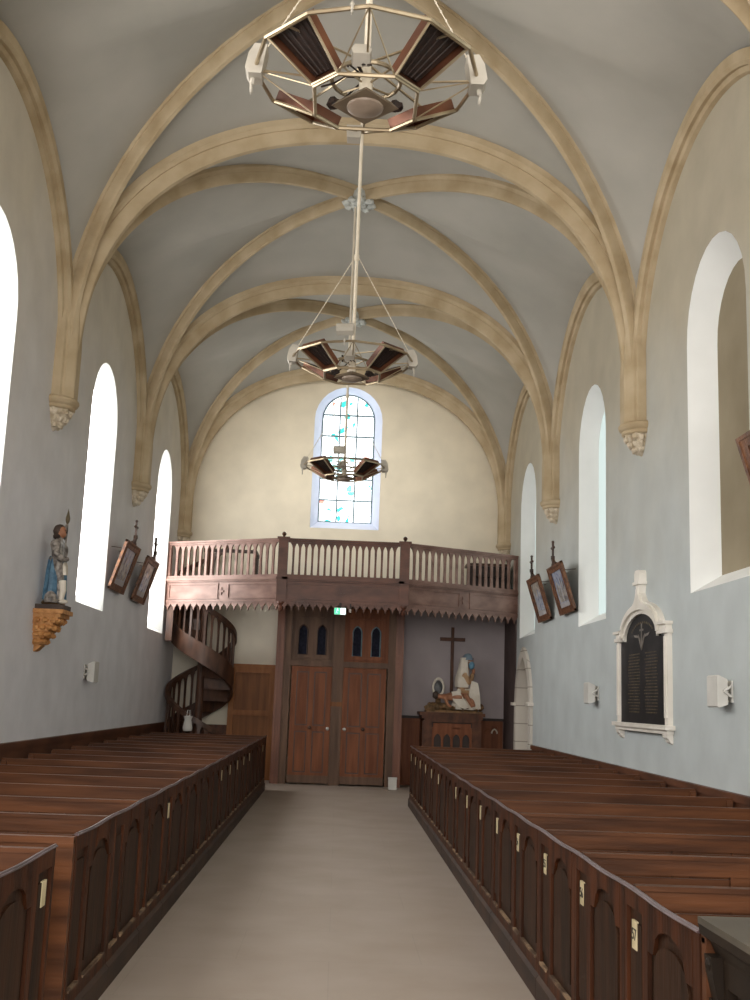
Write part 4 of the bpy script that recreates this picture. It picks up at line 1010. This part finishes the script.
J = [(2.22,Y(-.16),1.70),(2.08,Y(-.16),1.68),(1.97,Y(-.15),1.68),(1.89,Y(-.14),1.69),(1.83,Y(-.14),1.70),
     (1.98,Y(-.24),1.66),(2.02,Y(-.25),1.56),(2.10,Y(-.25),1.52),(1.98,Y(-.06),1.70),(2.10,Y(-.05),1.74),(2.22,Y(-.08),1.76),
     (2.38,Y(-.21),1.72),(2.46,Y(-.24),1.60),(2.50,Y(-.25),1.52),(2.38,Y(-.13),1.73),(2.50,Y(-.22),1.62),(2.54,Y(-.25),1.53)]
E_ = [(0,1),(1,2),(2,3),(3,4),(2,5),(5,6),(6,7),(2,8),(8,9),(9,10),(0,11),(11,12),(12,13),(0,14),(14,15),(15,16)]
skin('lying_man', J, E_, [.075,.07,.075,.035,.06,.035,.03,.022,.035,.03,.022,.05,.04,.025,.05,.04,.025], M['flesh'], th)
m = MB(); m.ball((1.80,Y(-.13),1.71), .065, 10, (1,1,1.05), .08); m.build('hair', M['hair'], th, smooth=True)
th.scale = (1,1,1.10); th.location.x += .065
t2 = thing('oval_plaque', (1.88, yP+.06, 1.46), 'dark grey oval plaque with a white rim standing left of the masked figure', 'plaque')
m = MB(); m.ball((1.88,Y(.06),1.88), .085, 18, (1,.35,1.5)); m.build('oval_face', M['grey_oval'], t2, smooth=True)
m = MB(); m.tube([(1.88+.10*math.cos(t), Y(.06), 1.88+.155*math.sin(t)*(1.08 if math.sin(t) > 0 else 1)) for t in [2*PI*k/28 for k in range(28)]], .024, 8, closed=True); m.build('white_rim', M['whitecloth'], t2, smooth=True)
m = MB(); m.box(1.83, 1.93, Y(.03), Y(.10), z0+.1, 1.74); m.build('foot', M['rock'], t2)

t2.location.x += .05; t2.location.z += .01
# ------------------------------------------------------------------ heater chandeliers
def chandelier(loc, ztop, label):
    x0, y0, z0 = loc
    th = thing('heater_chandelier', loc, label, 'chandelier', 'metal heater chandeliers hung along the nave')
    P = lambda r, deg, z: Vector((x0+r*math.cos(math.radians(deg)), y0+r*math.sin(math.radians(deg)), z0+z))
    R, r2, zl = .55, .28, -.15
    an = [0,30,60,90,120,150,180,210,240,270,300,330]; bn = [28,62,118,152,208,242,298,332]
    m = MB(); m.tube([P(R, a, 0) for a in an], .011, 6, closed=True); m.build('outer_ring', M['chrome'], th)
    m = MB(); m.tube([P(r2, a, zl) for a in bn], .010, 6, closed=True); m.tube([P(.17, a, -.03) for a in range(0, 360, 15)], .011, 6, closed=True); m.build('inner_ring', M['chrome'], th)
    m = MB()
    for a in (0, 90, 180, 270):
        for b in (-28, 28): m.tube([P(R, a, 0), P(r2, a+b, zl)], .004, 5)
        m.tube([P(R, a, 0), P(.17, a, -.03)], .006, 5)
    for a in (45, 135, 225, 315): m.tube([P(R*.97, a, .0), P(.03, a, .06)], .007, 5); m.tube([P(.17, a, -.03), P(.03, a, -.05)], .006, 5)
    m.build('struts', M['chrome'], th)
    for q in (45, 135, 225, 315):
        A, B = P(R-.01, q-14.5, -.005), P(R-.01, q+14.5, -.005); D, Cc = P(r2+.015, q-17, zl+.005), P(r2+.015, q+17, zl+.005)
        nn = (B-A).cross(D-A).normalized()
        if nn.z < 0: nn = -nn
        hp = thing('x', (0,0,0), '', '') if False else None
        m = MB(); m.tube([A, B, Cc, D], .009, 5, closed=True); hf = m.build('heater_panel', M['chrome'], th)
        up = nn*.06
        m = MB(); m.add([A, B, Cc, D, A+up, B+up, Cc+up, D+up], [(0,1,5,4),(1,2,6,5),(2,3,7,6),(3,0,4,7)]); m.build('reflector', M['copper'], hf)
        ce = (A+B+Cc+D)/4; sh = lambda p, k: ce+(p-ce)*k+up*.75
        m = MB(); m.add([sh(A,.93), sh(B,.93), sh(Cc,.93), sh(D,.93), A+up, B+up, Cc+up, D+up], [(0,1,2,3),(4,5,6,7)])
        for k in range(1, 6):
            a = sh(A,.9).lerp(sh(B,.9), k/6)-up*.12; b = sh(D,.9).lerp(sh(Cc,.9), k/6)-up*.12; m.tube([a, b], .004, 4)
        m.build('dark_grille', M['mesh_dark'], hf)
    # central lamp: square plate on its corner with a round lens
    m = MB(); s = .165; c4 = [P(s, a, zl-.02) for a in (0,90,180,270)]; t4 = [P(s*.8, a, zl+.01) for a in (0,90,180,270)]
    m.add(c4+t4, [(0,1,2,3),(4,5,6,7)]+[(i, (i+1) % 4, 4+(i+1) % 4, 4+i) for i in range(4)]); lp = m.build('lamp_plate', M['plate'], th)
    m = MB(); m.lathe([(.09,zl-.02),(.088,zl-.03),(.06,zl-.045),(.002,zl-.05)], 24, Matrix.Translation(Vector((x0,y0,z0)))); m.build('round_lens', M['lens'], lp, smooth=True)
    m = MB(); m.lathe([(.03,zl+.02),(.035,-.05),(.03,-.02),(.025,.02),(.02,.08)], 16, Matrix.Translation(Vector((x0,y0,z0)))); m.build('hub', M['rod'], th, smooth=True)
    m = MB(); m.tube([P(0,0,0), (x0, y0, ztop)], .017, 10); m.build('suspension_rod', M['rod'], th)
    zj = .98
    for a in (0, 180, 90, 270):
        m = MB(); L0, L1 = P(R, a, .02), P(.02, a, zj); n = 40
        m.tube([L0, L1], .0028, 4)
        for k in range(n):
            p = L0.lerp(L1, (k+.5)/n); d = (L1-L0).normalized(); e = d.orthogonal().normalized() if k % 2 else d.cross(d.orthogonal()).normalized()
            m.tube([p-d*.014, p+e*.005, p+d*.014, p-e*.005], .002, 3, closed=True)
        m.build('chain', M['rod'], th)
    m = MB(); m.tube([(x0, y0, z0+zj-.02), (x0, y0, z0+zj+.03)], .024, 10); m.build('chain_collar', M['rod'], th)
    # floodlights on the rim
    for a, zz, tl in ((0,.02,14), (180,.02,14), (262,.11,30)):
        rr = R-.01 if a != 262 else R-.02
        hs = 1 if a != 262 else .8
        T = Matrix.Translation(P(rr, a, zz)) @ Matrix.Rotation(math.radians(a), 4, 'Z') @ Matrix.Rotation(math.radians(-tl), 4, 'Y')
        m = MB(); pr = [(-.045,-.06),(.015,-.075),(.04,-.05),(.045,.03),(.03,.085),(-.03,.095)]
        m.prism(pr if a != 262 else [(u, v*.5) for u, v in pr], lambda u, v, d: T @ Vector((u, d, v)), -.055 if a != 262 else -.075, .055 if a != 262 else .075); fl = m.build('floodlight', M['lamp_white'], th)
        m = MB(); b = P(rr, a, zz); m.tube([P(R, a, 0), P(rr+.02, a, zz-.10)], .012, 6)
        m.tube([P(rr+.02, a, zz-.10)+Vector((0,.025*math.cos(t),.025*math.sin(t)-.02)) for t in [2*PI*k/10 for k in range(10)]], .006, 5, closed=True); m.build('bracket', M['lamp_white'], fl)
    m = MB(); T = Matrix.Translation(P(.20, 262, -.02)) @ Matrix.Rotation(math.radians(-25), 4, 'X')
    m.prism([(-.04,-.035),(.04,-.035),(.048,0),(.034,.04),(-.034,.04),(-.048,0)], lambda u, v, d: T @ Vector((u, d, v)), -.035, .035); m.build('floodlight', M['lamp_white'], th)
    m = MB(); T = Matrix.Translation(P(.50, 96, -.05)); m.prism([(-.035,-.03),(.035,-.03),(.04,.04),(-.04,.04)], lambda u, v, d: T @ Vector((u, d, v)), -.035, .035); m.build('floodlight', M['lamp_white'], th)
    m = MB(); rnd = random.Random(3)
    for k in range(5):
        a = rnd.uniform(0, 360); m.tube([P(.03, a, .0), P(.12, a+20, .02), P(.16, a+40, -.04), P(.22, a+50, -.08)], .005, 5)
    m.build('cables', M['mesh_dark'], th)
    for a in (45, 135): MB().ball(P(.22, a, -.07), .035, 8, (1.2,1,.8), .2).build('gas_valve', M['mesh_dark'], th)
    return th
chandelier((0.0, 4.95, 4.62), 8.5, 'large metal heater chandelier at the top, closest to the viewer')
chandelier((-.005, 9.58, 4.62), 8.5, 'middle metal heater chandelier with two visible slanting chains')
chandelier((-.05, 14.45, 4.665), 8.42, 'smallest metal heater chandelier, in front of the stained glass window')

# ------------------------------------------------------------------ camera
cam = bpy.data.cameras.new('Camera'); co = bpy.data.objects.new('Camera', cam); C.objects.link(co); S.camera = co
pi_, ya_, ro_ = .18, .0271, -.0369
F = Vector((math.sin(ya_)*math.cos(pi_), math.cos(ya_)*math.cos(pi_), math.sin(pi_)))
R0 = Vector((math.cos(ya_), -math.sin(ya_), 0)); U0 = R0.cross(F)
R = R0*math.cos(ro_)-U0*math.sin(ro_); U = U0*math.cos(ro_)+R0*math.sin(ro_)
co.matrix_world = Matrix(((R.x, U.x, -F.x, -.015), (R.y, U.y, -F.y, 0), (R.z, U.z, -F.z, 1.6), (0,0,0,1)))
cam.sensor_fit = 'VERTICAL'; cam.sensor_height = 36; cam.lens = 36*1.1; cam.clip_start = .05; cam.clip_end = 200

# ------------------------------------------------------------------ light: daylight from the windows and open choir behind, plus added end-wall fill
w = bpy.data.worlds.new('Sky'); S.world = w; w.use_nodes = True
bg = w.node_tree.nodes['Background']; bg.inputs[0].default_value = (1,.965,.94,1); bg.inputs[1].default_value = 1.35
def area(name, loc, rot, sx, sy, e, col=(1,1,1)):
    l = bpy.data.lights.new(name, 'AREA'); l.shape = 'RECTANGLE'; l.size = sx; l.size_y = sy; l.energy = e; l.color = col
    o = bpy.data.objects.new(name, l); C.objects.link(o); o.location = loc; o.rotation_euler = rot; return o
area('choir_daylight', (0, -2.6, 4.2), (math.radians(80), 0, 0), 6., 5., 260, (1,.95,.88))
gf = area('gallery_fill', (0, 17.3, 7.3), (math.radians(72), 0, 0), 3.0, .8, 15, (1,.96,.9)); gf.data.spread = math.radians(70)
S.view_settings.view_transform = 'Standard'
S.view_settings.exposure = .76
S.cycles.max_bounces = 8; S.cycles.diffuse_bounces = 5
S.cycles.sample_clamp_indirect = 6
S.cycles.use_denoising = True
